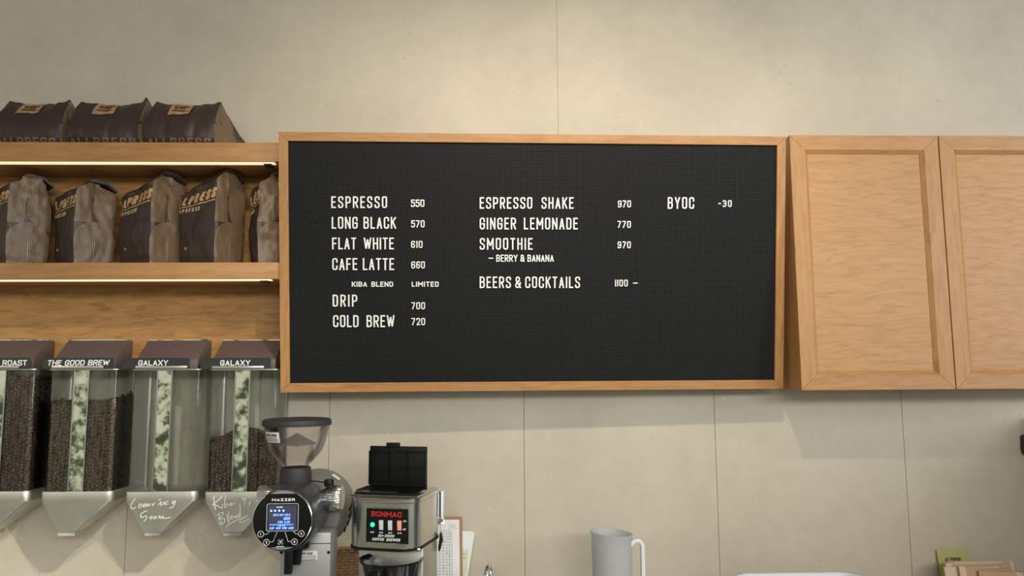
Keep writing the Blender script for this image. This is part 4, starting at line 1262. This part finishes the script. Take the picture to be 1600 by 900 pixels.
    # ribbed adjusting knob (left) and knurled knob with a cone (right)
    def knob(c, d, prof_, name, mat, ribs=0):
        m = MB(); n = 48 if not ribs else ribs * 4
        d = Vector(d).normalized(); a = d.orthogonal().normalized(); b = d.cross(a)
        rings = []
        for r_, h_ in prof_:
            rings.append([c + d * h_ + a * (rr_ * cos(2 * pi * i / n)) + b * (rr_ * sin(2 * pi * i / n)) for i in range(n)
                          for rr_ in [r_ * (1 - (.03 if ribs and (i % 4) in (0,) and prof_[0] != (r_, h_) else 0))]])
        return m.loft(rings).build(name, mat, t, smooth=35)
    kc = at(424, 777, YG + .075)
    knob(kc, (-1, -.12, .06), [(.018, -.03), (.024, -.004), (.0245, .0), (.0245, .024), (.0225, .028), (.012, .0285)], 'side_knob', M['chrome'], 30)
    kc = at(514, 778, YG + .10)
    knob(kc, (1, -.05, .03), [(.016, -.030), (.0245, .0), (.0245, .001)], 'knob_cone', M['chrome'])
    knob(kc, (1, -.05, .03), [(.026, .001), (.0275, .004), (.0275, .026), (.026, .029), (.010, .0295)], 'adjusting_knob', M['chrome'], 32)
    kt = at(514, 757, YG + .10)
    MB().lathe([(.0095, -.004), (.0105, .001), (.0105, .009), (.009, .0115)], kt, n=24).build('cap_screw', M['black'], t, smooth=35)
    MB().tube([at(480, 751, hc.y), at(494, 752, YG + .11), kt + Vector((-.008, 0, .004))], .0014, 6).build('sensor_cable', M['black'], t)
    # column
    YC = YG + .085
    a, b = at(438, 849, YC), at(517, 849, YC)
    col = MB().box((a.x, YC, COUNTER_Z + .03), (b.x, YC + .075, at(480, 832, YC).z)).build('column', M['silver_paint'], t, bevel=.004)
    MB().box((a.x + .0005, YC - .0006, at(480, 850, YC).z), (b.x - .0005, YC + .0002, at(480, 849, YC).z)).build('seam', M['black'], col)
    for q in (439.5, 513.5):
        c = at(q, 863, YC)
        MB().lathe([(.0032, -.001), (.0032, .0012), (.002, .0018)], c, Vector((0, -1, 0)), 16).build('screw', M['black'], col)
    c0, c1 = at(466.5, 875, YC), at(496, 860.5, YC)
    so = MB().box((c0.x, YC - .0008, c0.z), (c1.x, YC - .0001, c1.z)).build('caution_sticker', M['sticker'], col)
    s_ = MB()
    def cm(u, v, d): return Vector((u, YC - .0009 - d, v))
    q = (YC - CAM.y) / F
    text_mb(s_, 'DANGER - PELIGRO', cm, c0.x + 1.5 * q, c1.x - 7 * q, c1.z - 5.4 * q, 3.4 * q, .55, .2, 0, .0002, slant=.25)
    for i in range(3): s_.ribbon([(c0.x + 1.5 * q, c1.z - (7.5 + 2.6 * i) * q), (c1.x - 2 * q, c1.z - (7.5 + 2.6 * i) * q)], .8 * q, 0, .0002, cm)
    s_.build('sticker_print', M['ink'], so, smooth=0)
    MB().box((a.x - .02, YC - .14, COUNTER_Z + .0004), (b.x + .004, YC + .16, COUNTER_Z + .03)).build('base', M['charcoal'], t, bevel=.008)
    # bottom of the drum: bright trim and the ground coffee outlet
    MB().lathe([(rf * 1.02, .0), (rf * 1.06, .02), (rf * 1.075, .05), (rf * 1.0, .052), (rf * 1.0, .0)], P + Vector((.002, .012, -.003)), Yd, 48, closed=True).build('trim_ring', M['charcoal'], t, smooth=40)
    q0 = at(452, 852, YG + .05)
    MB().hexa([q0 + Vector(p_) for p_ in ((-.010, 0, 0), (.008, 0, 0), (.006, .0, -.060), (-.0105, 0, -.060))], [q0 + Vector(p_) for p_ in ((-.010, .012, 0), (.008, .012, 0), (.006, .012, -.060), (-.0105, .012, -.060))]).build('fork_lever', M['black'], t, bevel=.002)
    q0 = at(464, 850, YG + .07)
    MB().hexa([q0 + Vector(p_) for p_ in ((-.012, 0, 0), (.012, 0, .004), (.007, 0, -.044), (-.008, 0, -.044))], [q0 + Vector(p_) for p_ in ((-.012, .012, 0), (.012, .012, .004), (.007, .012, -.044), (-.008, .012, -.044))]).build('outlet_chute', M['black'], t, bevel=.002)
    q0 = at(466, 853, YG + .05)
    MB().lathe([(.022, -.004), (.024, .002), (.024, .010), (.02, .012)], q0, n=30).build('outlet_collar', M['black'], t, smooth=35)
    # sliver of a sticker on the housing
    c = Hc + Vector((.0505, .030, .0712))
    nn = Vector((.056, 0, .079)).normalized(); ta = nn.cross(Yd)
    vs = [c + nn * .0012 + ta * a_ * .010 + Yd * b_ * .012 for a_, b_ in ((-1, -1), (1, -1), (1, 1), (-1, 1))]
    MB().hexa(vs, [q_ - nn * .001 for q_ in vs]).build('housing_sticker', M['sticker'], t, smooth=0)


build_grinder()


# ================================================================== BREWER
def build_brewer():
    psi = R(-15)
    c0 = at(594.5, 820, -.36)
    t = thing('coffee_brewer', 'stainless steel filter coffee brewer with red lettering and an open black lid', 'coffee brewer', (c0.x, c0.y, COUNTER_Z), psi)
    s = (c0.y - CAM.y) / F * 1.02
    zc = c0.z - COUNTER_Z
    z1 = zc + 39 * s; z0 = zc - 37 * s
    hw, dp = .0815, .150                                        # half width, depth
    B = dict(local=True)
    def outline(gr, n=8, r=.040):
        x0, x1, y0, y1 = -hw - gr, hw + gr, -gr, dp + gr
        pts = []
        for cx, cy, a0, rr_ in ((x0 + r, y0 + r, 180, r), (x1 - r, y0 + r, 270, r), (x1 - .008, y1 - .008, 0, .008), (x0 + .008, y1 - .008, 90, .008)):
            pts += [(cx + rr_ * cos(R(a0 + 90 * i / n)), cy + rr_ * sin(R(a0 + 90 * i / n))) for i in range(n + 1)]
        # bow the front a little
        return [(a, b - .006 * (1 - (a / hw) ** 2) * (b < .03)) for a, b in pts]
    def ringz(gr, z_): return [Vector((a, b, z_)) for a, b in outline(gr)]
    MB().loft([ringz(0, z0 + .006), ringz(0, z1 - .011)]).build('head', M['steel_bright'], t, smooth=30, **B)
    MB().loft([ringz(.0006, z1 - .0105), ringz(.0015, z1 - .009), ringz(.0015, z1 - .002), ringz(-.001, z1)]).build('top_band', M['steel_bright'], t, smooth=30, **B)
    MB().loft([ringz(.0012, z0), ringz(.0012, z0 + .006)]).build('bottom_trim', M['black'], t, smooth=30, **B)
    # top plate rising slightly to the rear
    MB().hexa([Vector((a * .97, b, z1 + .0002)) for a, b in ((-hw, .012), (hw, .012), (hw, dp), (-hw, dp))],
              [Vector((a * .95, b, z1 + .003)) for a, b in ((-hw, .016), (hw, .016), (hw, dp - .004), (-hw, dp - .004))]).build('top_plate', M['satin'], t, **B)
    MB().box((-hw + .006, .026, z1 + .0032), (hw - .022, .075, z1 + .0065)).build('water_inlet', M['black'], t, bevel=.002, **B)
    MB().box((-hw + .026, .024, z1 + .0067), (hw - .058, .044, z1 + .0075)).build('inlet_grille', M['charcoal'], t, **B)
    # open lid, standing upright
    lx0, lx1, ly = -hw + .019, hw - .006, .080
    lz0 = z1 + .006; lz1 = lz0 + .096
    lid = MB().box((lx0, ly, lz0), (lx1, ly + .006, lz1)).build('open_lid', M['black'], t, bevel=.0015, **B)
    rb = MB()
    for i in range(4):
        xx = lx0 + (lx1 - lx0 - .0025) * i / 3
        rb.box((xx, ly - .006, lz0 + .010), (xx + .0025, ly, lz1 - .010))
    for j in range(3):
        zz = lz0 + .010 + (lz1 - lz0 - .0225) * j / 2
        rb.box((lx0, ly - .006, zz), (lx1, ly, zz + .0025))
    rb.build('lid_ribs', M['black'], lid, **B)
    MB().box((-.014 - .008, ly - .003, lz1 - .003), (.018 - .008, ly + .006, lz1 + .008)).build('lid_tab', M['black'], lid, bevel=.0015, **B)
    MB().hexa([Vector(p) for p in ((-hw - .004, .058, z1 + .004), (hw - .016, .058, z1 + .004), (lx1, ly, lz0 + .004), (lx0 - .004, ly, lz0 + .004))],
              [Vector(p) for p in ((-hw - .004, .058, z1 + .006), (hw - .016, .058, z1 + .006), (lx1, ly, lz0 + .007), (lx0 - .004, ly, lz0 + .007))]).build('lid_hinge', M['black'], t, **B)
    # front panel with switches
    yf = -.0062
    def fm(u, v, d):
        return Vector((u, -.006 * (1 - (u / hw) ** 2) - .0006 - d, v))
    pu0, pu1 = -.0300, .0640; pv0, pv1 = z0 + .0185, z1 - .0215
    n = 16
    rim = MB()
    for g_, d_ in ((.0018, .0004),):
        rim.add([fm(pu0 - g_ + (pu1 - pu0 + 2 * g_) * i / n, v_, d_) for v_ in (pv0 - g_, pv1 + g_) for i in range(n + 1)], [[i, i + 1, n + 2 + i, n + 1 + i] for i in range(n)])
    rim.build('panel_rim', M['chrome'], t, fix=False, **B)
    pm = MB().add([fm(pu0 + (pu1 - pu0) * i / n, v_, .0010) for v_ in (pv0, pv1) for i in range(n + 1)], [[i, i + 1, n + 2 + i, n + 1 + i] for i in range(n)])
    pan = pm.build('switch_panel', M['black'], t, fix=False, **B)
    W_, H_ = pu1 - pu0, pv1 - pv0
    def U_(f_): return pu0 + W_ * f_
    def V_(f_): return pv0 + H_ * f_
    m = MB(); text_mb(m, 'BONMAC', fm, U_(.13), U_(.86), V_(.765), H_ * .155, .85, .21, .0011, .0018, serif=.75, sub=True, wordgap=.4)
    m.build('maker_lettering', M['red'], pan, smooth=0, label='red lettering BONMAC', **B)
    m = MB()
    text_mb(m, 'BM-2100H', fm, U_(.30), U_(.68), V_(.165), H_ * .08, .7, .2, .0011, .0014, slant=.25, serif=.8)
    text_mb(m, 'COFFEE BREWER', fm, U_(.15), U_(.82), V_(.055), H_ * .08, .7, .2, .0011, .0014, slant=.25, serif=.8, wordgap=1)
    text_mb(m, 'ON', fm, U_(.90), U_(.965), V_(.63), H_ * .045, .7, .16, .0011, .0014)
    text_mb(m, 'OFF', fm, U_(.895), U_(.965), V_(.39), H_ * .045, .7, .16, .0011, .0014)
    for c_ in (.15, .37, .59, .81):
        for k_ in (-.035, .015): m.ribbon([(U_(c_ + k_), V_(.30)), (U_(c_ + k_ + .03), V_(.30))], H_ * .035, .0011, .0014, fm)
    m.build('panel_print', M['white'], pan, smooth=0, **B)
    c = fm(U_(.16), V_(.52), .001)
    MB().lathe([(.0052, 0), (.0052, .001), (.0045, .003), (.002, .0042)], c, Vector((0, -1, 0)), 24).build('pilot_lamp', M['green_lamp'], pan, label='green pilot lamp', **B)
    for f_, mt, lb in ((.375, M['white_gloss'], None), (.59, M['white_gloss'], None), (.81, M['orange'], 'orange lit rocker switch')):
        c = fm(U_(f_), V_(.52), .0012)
        MB().hexa([c + Vector((a, 0, b)) for a, b in ((-.0048, -.0105), (.0048, -.0105), (.0048, .0105), (-.0048, .0105))],
                  [c + Vector((a, d_, b)) for a, d_, b in ((-.0044, -.0018, -.010), (.0044, -.0018, -.010), (.0044, -.0042, .010), (-.0044, -.0042, .010))]).build('rocker_switch', mt, pan, label=lb, bevel=.0006, **B)
    # column, feet and base below
    MB().box((-hw + .006, .052, .02), (hw - .002, dp - .004, z0 + .001)).build('column', M['steel'], t, bevel=.004, **B)
    MB().box((-hw, -.005, .0004), (hw, dp, .022)).build('base', M['steel'], t, bevel=.006, **B)
    # filter basket hanging under the head
    bc = Vector((.016, .026, 0)); zb = z0 - .020
    m = MB()
    R0, R1 = .069, .047; n = 72
    def ring(r_, z_, rib=0): return [bc + Vector(((r_ + rib * (i % 3 == 0)) * cos(2 * pi * i / n), (r_ + rib * (i % 3 == 0)) * sin(2 * pi * i / n), z_)) for i in range(n)]
    m.loft([ring(R0 - .004, zb - .002), ring(R0, zb), ring(R0, zb - .004), ring(R0 - .006, zb - .005), ring(R0 - .007, zb - .008, .0018), ring(R1, zb - .075, .0018)], False, True)
    m.loft([ring(R0 - .004, zb - .002), ring(R0 - .009, zb - .006), ring(R1 - .003, zb - .072)], False, True)
    m.build('filter_basket', M['gloss_black'], t, smooth=25, **B)
    hy = bc.y - R0
    m = MB()
    prf = [(hy + .006, zb - .003), (hy - .010, zb - .003), (hy - .026, zb - .008), (hy - .036, zb - .020), (hy - .038, zb - .06), (hy - .030, zb - .06), (hy - .028, zb - .024), (hy - .020, zb - .016), (hy + .006, zb - .014)]
    m.loft([[Vector((bc.x - .0115, a, b)) for a, b in prf], [Vector((bc.x + .0115, a, b)) for a, b in prf]])
    m.build('basket_handle', M['gloss_black'], t, bevel=.0015, **B)
    MB().box((bc.x - R0 - .010, bc.y + .006, zb - .009), (bc.x - R0 + .012, bc.y + .03, zb - .005)).build('basket_rail', M['black'], t, **B)
    c = Vector((hw - .002, .020, z0 + .001))
    MB().lathe([(.004, -.004), (.0048, 0), (.003, .003)], c, Vector((0, 0, -1)), 16).build('foot_screw', M['chrome'], t, **B)
    return t


M['steel_bright'] = plain('bright_steel', (0.74, 0.72, 0.69), 0.22, 1.0, bump=0.02, bscale=90)
build_brewer()


# ================================================================== SMALL THINGS BETWEEN AND BESIDE THE MACHINES
def build_basket():
    c = at(541, 872, -.085); rad = .050
    zt = c.z + .012
    t = thing('wicker_basket', 'brown wicker basket standing between the grinder and the brewer', 'basket', (c.x, c.y, COUNTER_Z))
    m = MB()
    H = zt - COUNTER_Z - .0005; rows = int(H / .0072); n = 64
    for r_ in range(rows):
        z_ = COUNTER_Z + .005 + r_ * .0072
        pts = [c + Vector((cos(2 * pi * i / n) * (rad + .0022 * sin(2 * pi * i / 4 + (r_ % 2) * pi)) * 1.05, sin(2 * pi * i / n) * (rad + .0022 * sin(2 * pi * i / 4 + (r_ % 2) * pi)), 0)) for i in range(n)]
        m.tube([Vector((p.x, p.y, z_)) for p in pts], .0038, 6, True)
    m.build('woven_side', M['wicker'], t, smooth=60)
    m = MB()
    for k in range(2):
        pts = []
        for i in range(96):
            a = 2 * pi * i / 96
            pts.append(Vector((c.x + cos(a) * (rad + .003 * cos(a * 20 + k * pi)) * 1.05, c.y + sin(a) * (rad + .003 * cos(a * 20 + k * pi)), zt + .003 * sin(a * 20 + k * pi))))
        m.tube(pts, .0036, 6, True)
    m.build('braided_rim', M['wicker'], t, smooth=60)
    MB().lathe([(rad * .95, COUNTER_Z + .0006), (rad * .95, COUNTER_Z + .005)], (c.x, c.y, 0), n=40).build('bottom', M['wicker'], t)
    m = MB()
    for i in range(16):
        a = 2 * pi * i / 16
        m.tube([Vector((c.x + cos(a) * rad * 1.05, c.y + sin(a) * rad, COUNTER_Z + .003)), Vector((c.x + cos(a) * rad * 1.05, c.y + sin(a) * rad, zt))], .0028, 6)
    m.build('stakes', M['wicker'], t, smooth=60)


build_basket()


def sheet(name, mat, corners, thick, parent=None, label=None):
    """thin board through four points (counter-clockwise from the front), thick towards the wall"""
    cs = [Vector(c) for c in corners]
    n = (cs[1] - cs[0]).cross(cs[3] - cs[0]).normalized()
    if n.y > 0: n = -n
    return MB().hexa(cs, [c - n * thick for c in cs]).build(name, mat, parent, smooth=0, label=label), cs, n


def build_papers():
    # hardboard clipboard leaning on the wall with a printed form
    yt, yb = -.012, -.062
    def lean(px, py, extra=0):
        # plane leaning from the counter front to the wall
        o = Vector((0, yb + extra, COUNTER_Z)); zt = at(700, 807, yt).z
        n = Vector((0, -(zt - COUNTER_Z), (yt - yb))).normalized()
        return at_plane(px, py, o, n)
    a, b = lean(694, 807), lean(722, 807)
    def down(p, q):  # follow p-q direction to the counter
        d = q - p; return p + d * ((COUNTER_Z + .0008 - p.z) / d.z)
    bl, br = down(a, lean(694, 880)), down(b, lean(722.8, 880))
    a = Vector((bl.x - .03, a.y, a.z)); bl = Vector((bl.x - .03, bl.y, bl.z))
    t = thing('clipboard', 'brown clipboard with a printed form, leaning right of the coffee brewer', 'clipboard', (bl + br) / 2)
    _, cs, n = sheet('board', M['hardboard'], (bl, br, b, a), .003, t)
    o = n * .0012
    pa, pb = lean(672, 812) + o, lean(717.5, 812) + o
    p2, p3 = lean(718.8, 925) + o, lean(672, 925) + o
    ps, _, _ = sheet('form_sheet', M['paper'], (p3, p2, pb, pa), .0006, t)
    gr = MB()
    U = (pb - pa).normalized(); V = (p3 - pa).normalized()
    def fm(u, v, d): return pa + U * u + V * v + n * (d + .0002)
    q = .00172
    xs = [8, 12.5, 18, 23, 27, 31]
    for x_ in xs: gr.ribbon([((x_ + 2) * q, 16 * q), ((x_ + 2) * q, 105 * q)], .0005, 0, .0002, fm)
    for k in range(22): gr.ribbon([(8 * q, (16 + 4.1 * k) * q), (33 * q, (16 + 4.1 * k) * q)], .0005, 0, .0002, fm)
    rnd = random.Random(5)
    for x_, y_, l_ in ((28, 7, 11), (31, 10, 8), (33, 12.5, 9)): gr.ribbon([(x_ * q, y_ * q), ((x_ + l_) * q, (y_ + .3) * q)], .0006, 0, .0002, fm)
    gr.ribbon([(28 * q, 14.5 * q), (31 * q, 10 * q), (33 * q, 9.6 * q)], .0006, 0, .0002, fm)
    for k in range(9):
        x_, y_ = rnd.choice((17, 22, 26)), 18 + 4.1 * rnd.randint(0, 20)
        gr.ribbon([((x_ + 2) * q, (y_ + 1) * q), ((x_ + 3.4) * q, (y_ + 2) * q), ((x_ + 5) * q, (y_ - .6) * q)], .0006, 0, .0002, fm)
    gr.build('form_print', M['ink'], ps, smooth=0)
    m = MB(); c = (a + b) / 2 + n * .004 - Vector((0, 0, .012))
    m.box((c.x - .03, c.y - .003, c.z - .006), (c.x - .01, c.y + .0025, c.z + .010)); m.build('clip', M['chrome'], t, bevel=.001)
    # loose sheets leaning beside it
    def lean2(px, py): return lean(px, py, .010)
    c1, c2 = lean2(716, 829), lean2(738.5, 830.5)
    c3 = lean2(741.5, 834)
    bl, br = down(c1, lean2(716, 890)), down(c3, lean2(731.5, 895))
    t2 = thing('paper_sheet', 'white paper sheet with a pale green note, leaning right of the clipboard', 'paper', (bl + br) / 2)
    cs = [bl, br, c3, c2, c1]
    n2 = n
    MB().hexa([p + n2 * .0006 for p in cs], [p - n2 * .0006 for p in cs]).build('sheet', M['paper'], t2, smooth=0)
    d = n2 * .0012
    q_ = [lean2(722, 899) + d, lean2(729.5, 897) + d, lean2(732, 858) + d, lean2(723, 858) + d]
    no, _, _ = sheet('green_note', M['note'], q_, .0004, t2)
    m = MB()
    def nm(px, py): return lean2(px, py) + d + n2 * .0004
    for y_ in (866, 872): m.tube([nm(723.5, y_), nm(726, y_ - .5), nm(729, y_ + .3)], .0006, 5)
    m.build('note_writing', M['ink'], no)
    # white magnetic holder with pen on a wire, on the right side of the brewer
    Y = -.235
    def hp(px, py, y=Y): return at(px, py, y)
    a, b = hp(682.5, 811), hp(693, 768)
    t3 = thing('magnetic_holder', 'white plastic holder fixed to the right side of the coffee brewer', 'holder', ((a.x + b.x) / 2, Y, a.z))
    w = b.x - a.x
    MB().box((a.x, Y, a.z), (a.x + w * .36, Y + .03, b.z)).build('side_plate', M['white_gloss'], t3, bevel=.001)
    MB().box((b.x - w * .40, Y - .004, a.z + .004), (b.x, Y + .03, b.z + .001)).build('side_plate', M['white_gloss'], t3, bevel=.001)
    MB().box((a.x + w * .36, Y + .006, a.z + .003), (b.x - w * .40, Y + .028, b.z - .004)).build('slot', M['black'], t3)
    c = hp(690.5, 814)
    MB().tube([c + Vector((0, .004, .010)), c + Vector((.0035, .002, 0)), c + Vector((.004, 0, -.008)), c + Vector((0, -.001, -.0125)), c + Vector((-.004, -.001, -.0105))], .0012, 8).build('wire_hook', M['satin'], t3, smooth=60)
    # pen hanging from the hook by its string
    p0, p1 = hp(689, 832, Y - .004), hp(686, 861, Y - .004)
    t4 = thing('pen', 'black pen hanging on a thin string beside the coffee brewer', 'pen', p1)
    MB().tube([p0, p0.lerp(p1, .1), p0.lerp(p1, .35) + Vector((.002, 0, 0)), p0.lerp(p1, .8) + Vector((.0005, 0, 0)), p1], [.0016, .0034, .0042, .0036, .0016], 12).build('barrel', M['black'], t4, smooth=60)
    MB().tube([p0 + Vector((.001, -.001, .001)), p0.lerp(p1, .5) + Vector((.0058, -.002, 0))], .0011, 6).build('pocket_clip', M['black'], t4)
    MB().tube([p0, p0.lerp(c, .5) + Vector((-.004, 0, .004)), hp(688, 813, Y - .004)], .0006, 5).build('string', M['ink'], t4)


build_papers()


def build_faucet():
    Y = -.20
    c = at(762, 888, Y)
    t = thing('faucet', 'small chrome gooseneck faucet rising at the bottom edge of the photo', 'faucet', (c.x, Y, COUNTER_Z))
    top = at(762, 877.5, Y).z
    hw = .0065
    pts = [Vector((c.x + .006, Y + .02, COUNTER_Z + .012)), Vector((c.x + .006, Y + .02, top - .035))]
    for i in range(13):
        a = pi * i / 12
        pts.append(Vector((c.x + .006 - .010 * i / 12, Y + .02 - .03 + .03 * cos(a), top - .030 + .025 * sin(a))))
    pts.append(pts[-1] + Vector((0, -.001, -.025)))
    MB().tube(pts, .0062, 14).build('spout', M['chrome'], t, smooth=60)
    e_ = pts[-1]
    MB().lathe([(.0072, -.004), (.0078, .002), (.0072, .012)], e_, n=20).build('nozzle', M['chrome'], t, smooth=40)
    MB().lathe([(.020, COUNTER_Z + .0005), (.020, COUNTER_Z + .006), (.012, COUNTER_Z + .014), (.009, COUNTER_Z + .03)], (c.x + .006, Y + .02, 0), n=28).build('base', M['chrome'], t, smooth=40)


build_faucet()


def build_pitcher():
    Y = -.19
    c = at(955.5, 831.5, Y); rad = 31.0 * (Y - CAM.y) / F
    t = thing('measuring_jug', 'tall milky plastic jug with a handle, standing right of the faucet', 'jug', (c.x, Y, COUNTER_Z))
    n = 64; zt = c.z
    H = zt - COUNTER_Z - .0006
    tilt = (at(987, 834.5, Y).z - at(924, 827.5, Y).z) / (2 * rad) * .75
    def ring(rs, z_, sp=0.0):
        out = []
        for i in range(n):
            a = 2 * pi * i / n
            d = abs((a - R(190) + pi) % (2 * pi) - pi)
            lip = sp * max(0, 1 - d / .42) ** 1.5
            out.append(Vector((c.x + (rs + lip) * cos(a), Y + (rs + lip) * sin(a), z_ + tilt * rs * cos(a) * (z_ - COUNTER_Z) / H + lip * .35)))
        return out
    zb = COUNTER_Z + .0006
    m = MB()
    outer = [ring(rad * .86, zb), ring(rad * .90, zb + .01), ring(rad * .965, zt - .10), ring(rad * .985, zt - .03, .001), ring(rad * .99, zt - .006, .003), ring(rad * 1.03, zt - .003, .004), ring(rad * 1.03, zt, .0045)]
    inner = [ring(rad * .985, zt, .0045), ring(rad * .955, zt - .010, .002), ring(rad * .935, zt - .10), ring(rad * .84, zb + .004)]
    m.loft(outer + inner, True, True)
    m.build('body', M['frosted'], t, smooth=50)
    hx = c.x + rad * .93
    pts = [(hx - .006, zt - .030), (hx + .004, zt - .019), (hx + .016, zt - .017), (hx + .0235, zt - .024), (hx + .0255, zt - .040), (hx + .0245, zt - .12), (hx + .020, zt - .145), (hx - .006, zt - .152)]
    q = smoothline(pts, 4)
    m = MB(); rings = []
    for i, p in enumerate(q):
        a = q[max(i - 1, 0)]; b = q[min(i + 1, len(q) - 1)]; dx, dz = b[0] - a[0], b[1] - a[1]; l = math.hypot(dx, dz); nx, nz_ = -dz / l, dx / l
        yc = Y - .012
        rings.append([Vector((p[0] + nx * .0042 * sx_, yc + .0085 * sy_, p[1] + nz_ * .0042 * sx_)) for sx_, sy_ in ((1, 1), (1, -1), (-1, -1), (-1, 1))])
    m.loft(rings).build('handle', M['milky_handle'], t, smooth=30, bevel=.0012)


M['milky_handle'] = plain('milky_handle', (0.76, 0.75, 0.76), 0.35)
build_pitcher()


def build_tub():
    Y = -.19
    a, b = at(1152, 899, Y), at(1350, 899, Y)
    zt = at(1250, 895.3, Y + .045).z
    x0, x1 = a.x - .006, b.x + .006; y0, y1 = Y - .115, Y + .05
    t = thing('storage_tub', 'white rectangular plastic tub with a rounded rim at the bottom edge of the photo', 'tub', ((x0 + x1) / 2, (y0 + y1) / 2, COUNTER_Z))
    def rr(g, z_, r=.045, n=8):
        pts = []
        for cx, cy, a0 in ((x1 + g - r, y1 + g - r, 0), (x0 - g + r, y1 + g - r, 90), (x0 - g + r, y0 - g + r, 180), (x1 + g - r, y0 - g + r, 270)):
            pts += [Vector((cx + r * cos(R(a0 + 90 * i / n)), cy + r * sin(R(a0 + 90 * i / n)), z_)) for i in range(n + 1)]
        return pts
    z0 = COUNTER_Z + .0006
    MB().loft([rr(-.016, z0), rr(-.002, zt - .012), rr(-.002, zt - .004), rr(.004, zt - .006), rr(.005, zt - .002), rr(.003, zt), rr(-.005, zt), rr(-.008, zt - .006), rr(-.020, z0 + .004)]).build('body', M['frosted_tub'], t, smooth=40)
    MB().loft([rr(-.0095, zt - .010), rr(-.0095, zt - .008)]).build('inner_lid', M['frosted_tub'], t, smooth=40)


M['frosted_tub'] = plain('white_polypropylene', (0.68, 0.68, 0.70), 0.35)
build_tub()


def build_card_and_bags():
    yt, yb = -.006, -.045
    zt = at(1485, 858, yt).z
    o = Vector((0, yb, COUNTER_Z)); n = Vector((0, -(zt - COUNTER_Z), yt - yb)).normalized()
    if n.y > 0: n = -n
    A, B = at_plane(1462.8, 858, o, n), at_plane(1510.8, 857.6, o, n)
    C0 = at_plane(1470.5, 901, o, n); D0 = at_plane(1516, 889, o, n)
    dA = (C0 - A).normalized(); dB = (D0 - B).normalized()
    bl = A + dA * ((COUNTER_Z + .0008 - A.z) / dA.z); br = B + dA * ((COUNTER_Z + .0008 - B.z) / dA.z)
    t = thing('card_sign', 'olive green card with dark lettering, leaning behind the paper bags', 'card', (bl + br) / 2)
    MB().hexa([bl, br, B, A], [p - n * .0012 for p in (bl, br, B, A)]).build('card', M['card'], t, smooth=0)
    U = (B - A).normalized(); V = n.cross(U); V = V if V.z > 0 else -V
    def cm(u, v, d): return A + U * u + V * v + n * (.0002 + d)
    q = (yt - CAM.y) / F
    m = MB()
    text_mb(m, 'ALLPRESS', cm, 10.5 * q, 35 * q, -17.2 * q, 5 * q, .62, .22, 0, .0003, slant=.1, serif=.6)
    m.ribbon([(10.5 * q, -18.3 * q), (34.5 * q, -18.3 * q)], .7 * q, 0, .0003, cm)
    m.ribbon([(17 * q, -20 * q), (29 * q, -20 * q)], .9 * q, 0, .0003, cm)
    m.build('lettering', M['label_ink'], t, smooth=0, label='dark lettering ALLPRESS')
    # folded kraft paper bags standing on edge, fanned towards the viewer
    specs = [  # left top, right top, right-bottom pixel slope, depth, colour
        ((1481, 877.5), (1583, 876.5), -.085, 'kraft_pale', 'pale folded paper bag at the back of the stack, topmost edge'),
        ((1479, 880), (1577, 878), -.094, 'kraft_pale', 'pale folded paper bag, second from the back of the stack'),
        ((1477, 883), (1574, 881), -.103, 'kraft', 'brown folded paper bag in the middle of the stack, left corner showing'),
        ((1475, 886), (1570, 885), -.112, 'kraft_pale', 'pale folded paper bag in the middle of the stack, lower left corner showing'),
        ((1498, 886), (1582, 889.5), -.124, 'kraft', 'brown folded paper bag near the front of the stack'),
        ((1566, 891.5), (1597, 894), -.136, 'kraft', 'brown folded paper bag at the right front of the stack, lowest edge'),
    ]
    for i, (l, r_, y_, mt, lb) in enumerate(specs):
        a = at(l[0], l[1], y_); b = at(r_[0], r_[1], y_)
        zb_ = COUNTER_Z + .0007
        if i == 5: a.x -= .06
        x_sh = .018
        bl = Vector((a.x + x_sh, y_ - .004, zb_)); br = Vector((b.x + x_sh, y_ - .004, zb_))
        tt = thing('paper_bag', 'folded kraft: ' + lb, 'paper bag', (bl + br) / 2, 0, 'stack of folded kraft paper bags')
        MB().hexa([bl, br, b, a], [p + Vector((0, .0035, 0)) for p in (bl, br, b, a)]).build('folded_sheet', M[mt], tt, smooth=0)
        # turned-over bottom flap
        w_ = .016
        k = 1 if i % 2 == 0 else 0
        p0 = a if k else b
        s_ = 1 if k else -1
        up = Vector((0, -.0012, 0))
        q4 = [p0 + up + Vector((0, 0, .003 if i in (0, 2, 4) else -.001)), p0 + up + Vector((s_ * w_, 0, .001)), p0 + up + Vector((s_ * w_ + .012, 0, -.09)), p0 + up + Vector((.012, 0, -.09))]
        MB().hexa(q4, [p + Vector((0, .001, 0)) for p in q4]).build('flap', M['kraft_pale' if mt == 'kraft' else 'kraft'], tt, smooth=0)


build_card_and_bags()


def build_fixture():
    Y0 = -.02
    c = at(1594.3, 696, -.001)
    zt, zb = at(1600, 679.5, -.012).z, at(1600, 711, -.012).z
    x0 = c.x; x1 = XR - .0005; zc = c.z
    t = thing('wall_fixture', 'dark brown faceted fixture on the wall at the right edge of the photo', 'fixture', (x1, -.03, zb))
    def sec(x_, g): return [Vector((x_, y_, z_)) for y_, z_ in ((-.022 + g * .5, zb + g), (-.022 + g * .5, zt - g), (-.0008, zt - g), (-.0008, zb + g))]
    MB().loft([sec(x1, 0), sec(x0 + .006, 0), sec(x0 + .001, .004), sec(x0, .016)]).build('body', M['oak_dark'], t, bevel=.001)
    m = at(1600.5, 700, -.022)
    MB().box((m.x - .001, -.0235, m.z - .004), (m.x + .008, -.0221, m.z + .005)).build('plate', M['satin'], t)


build_fixture()
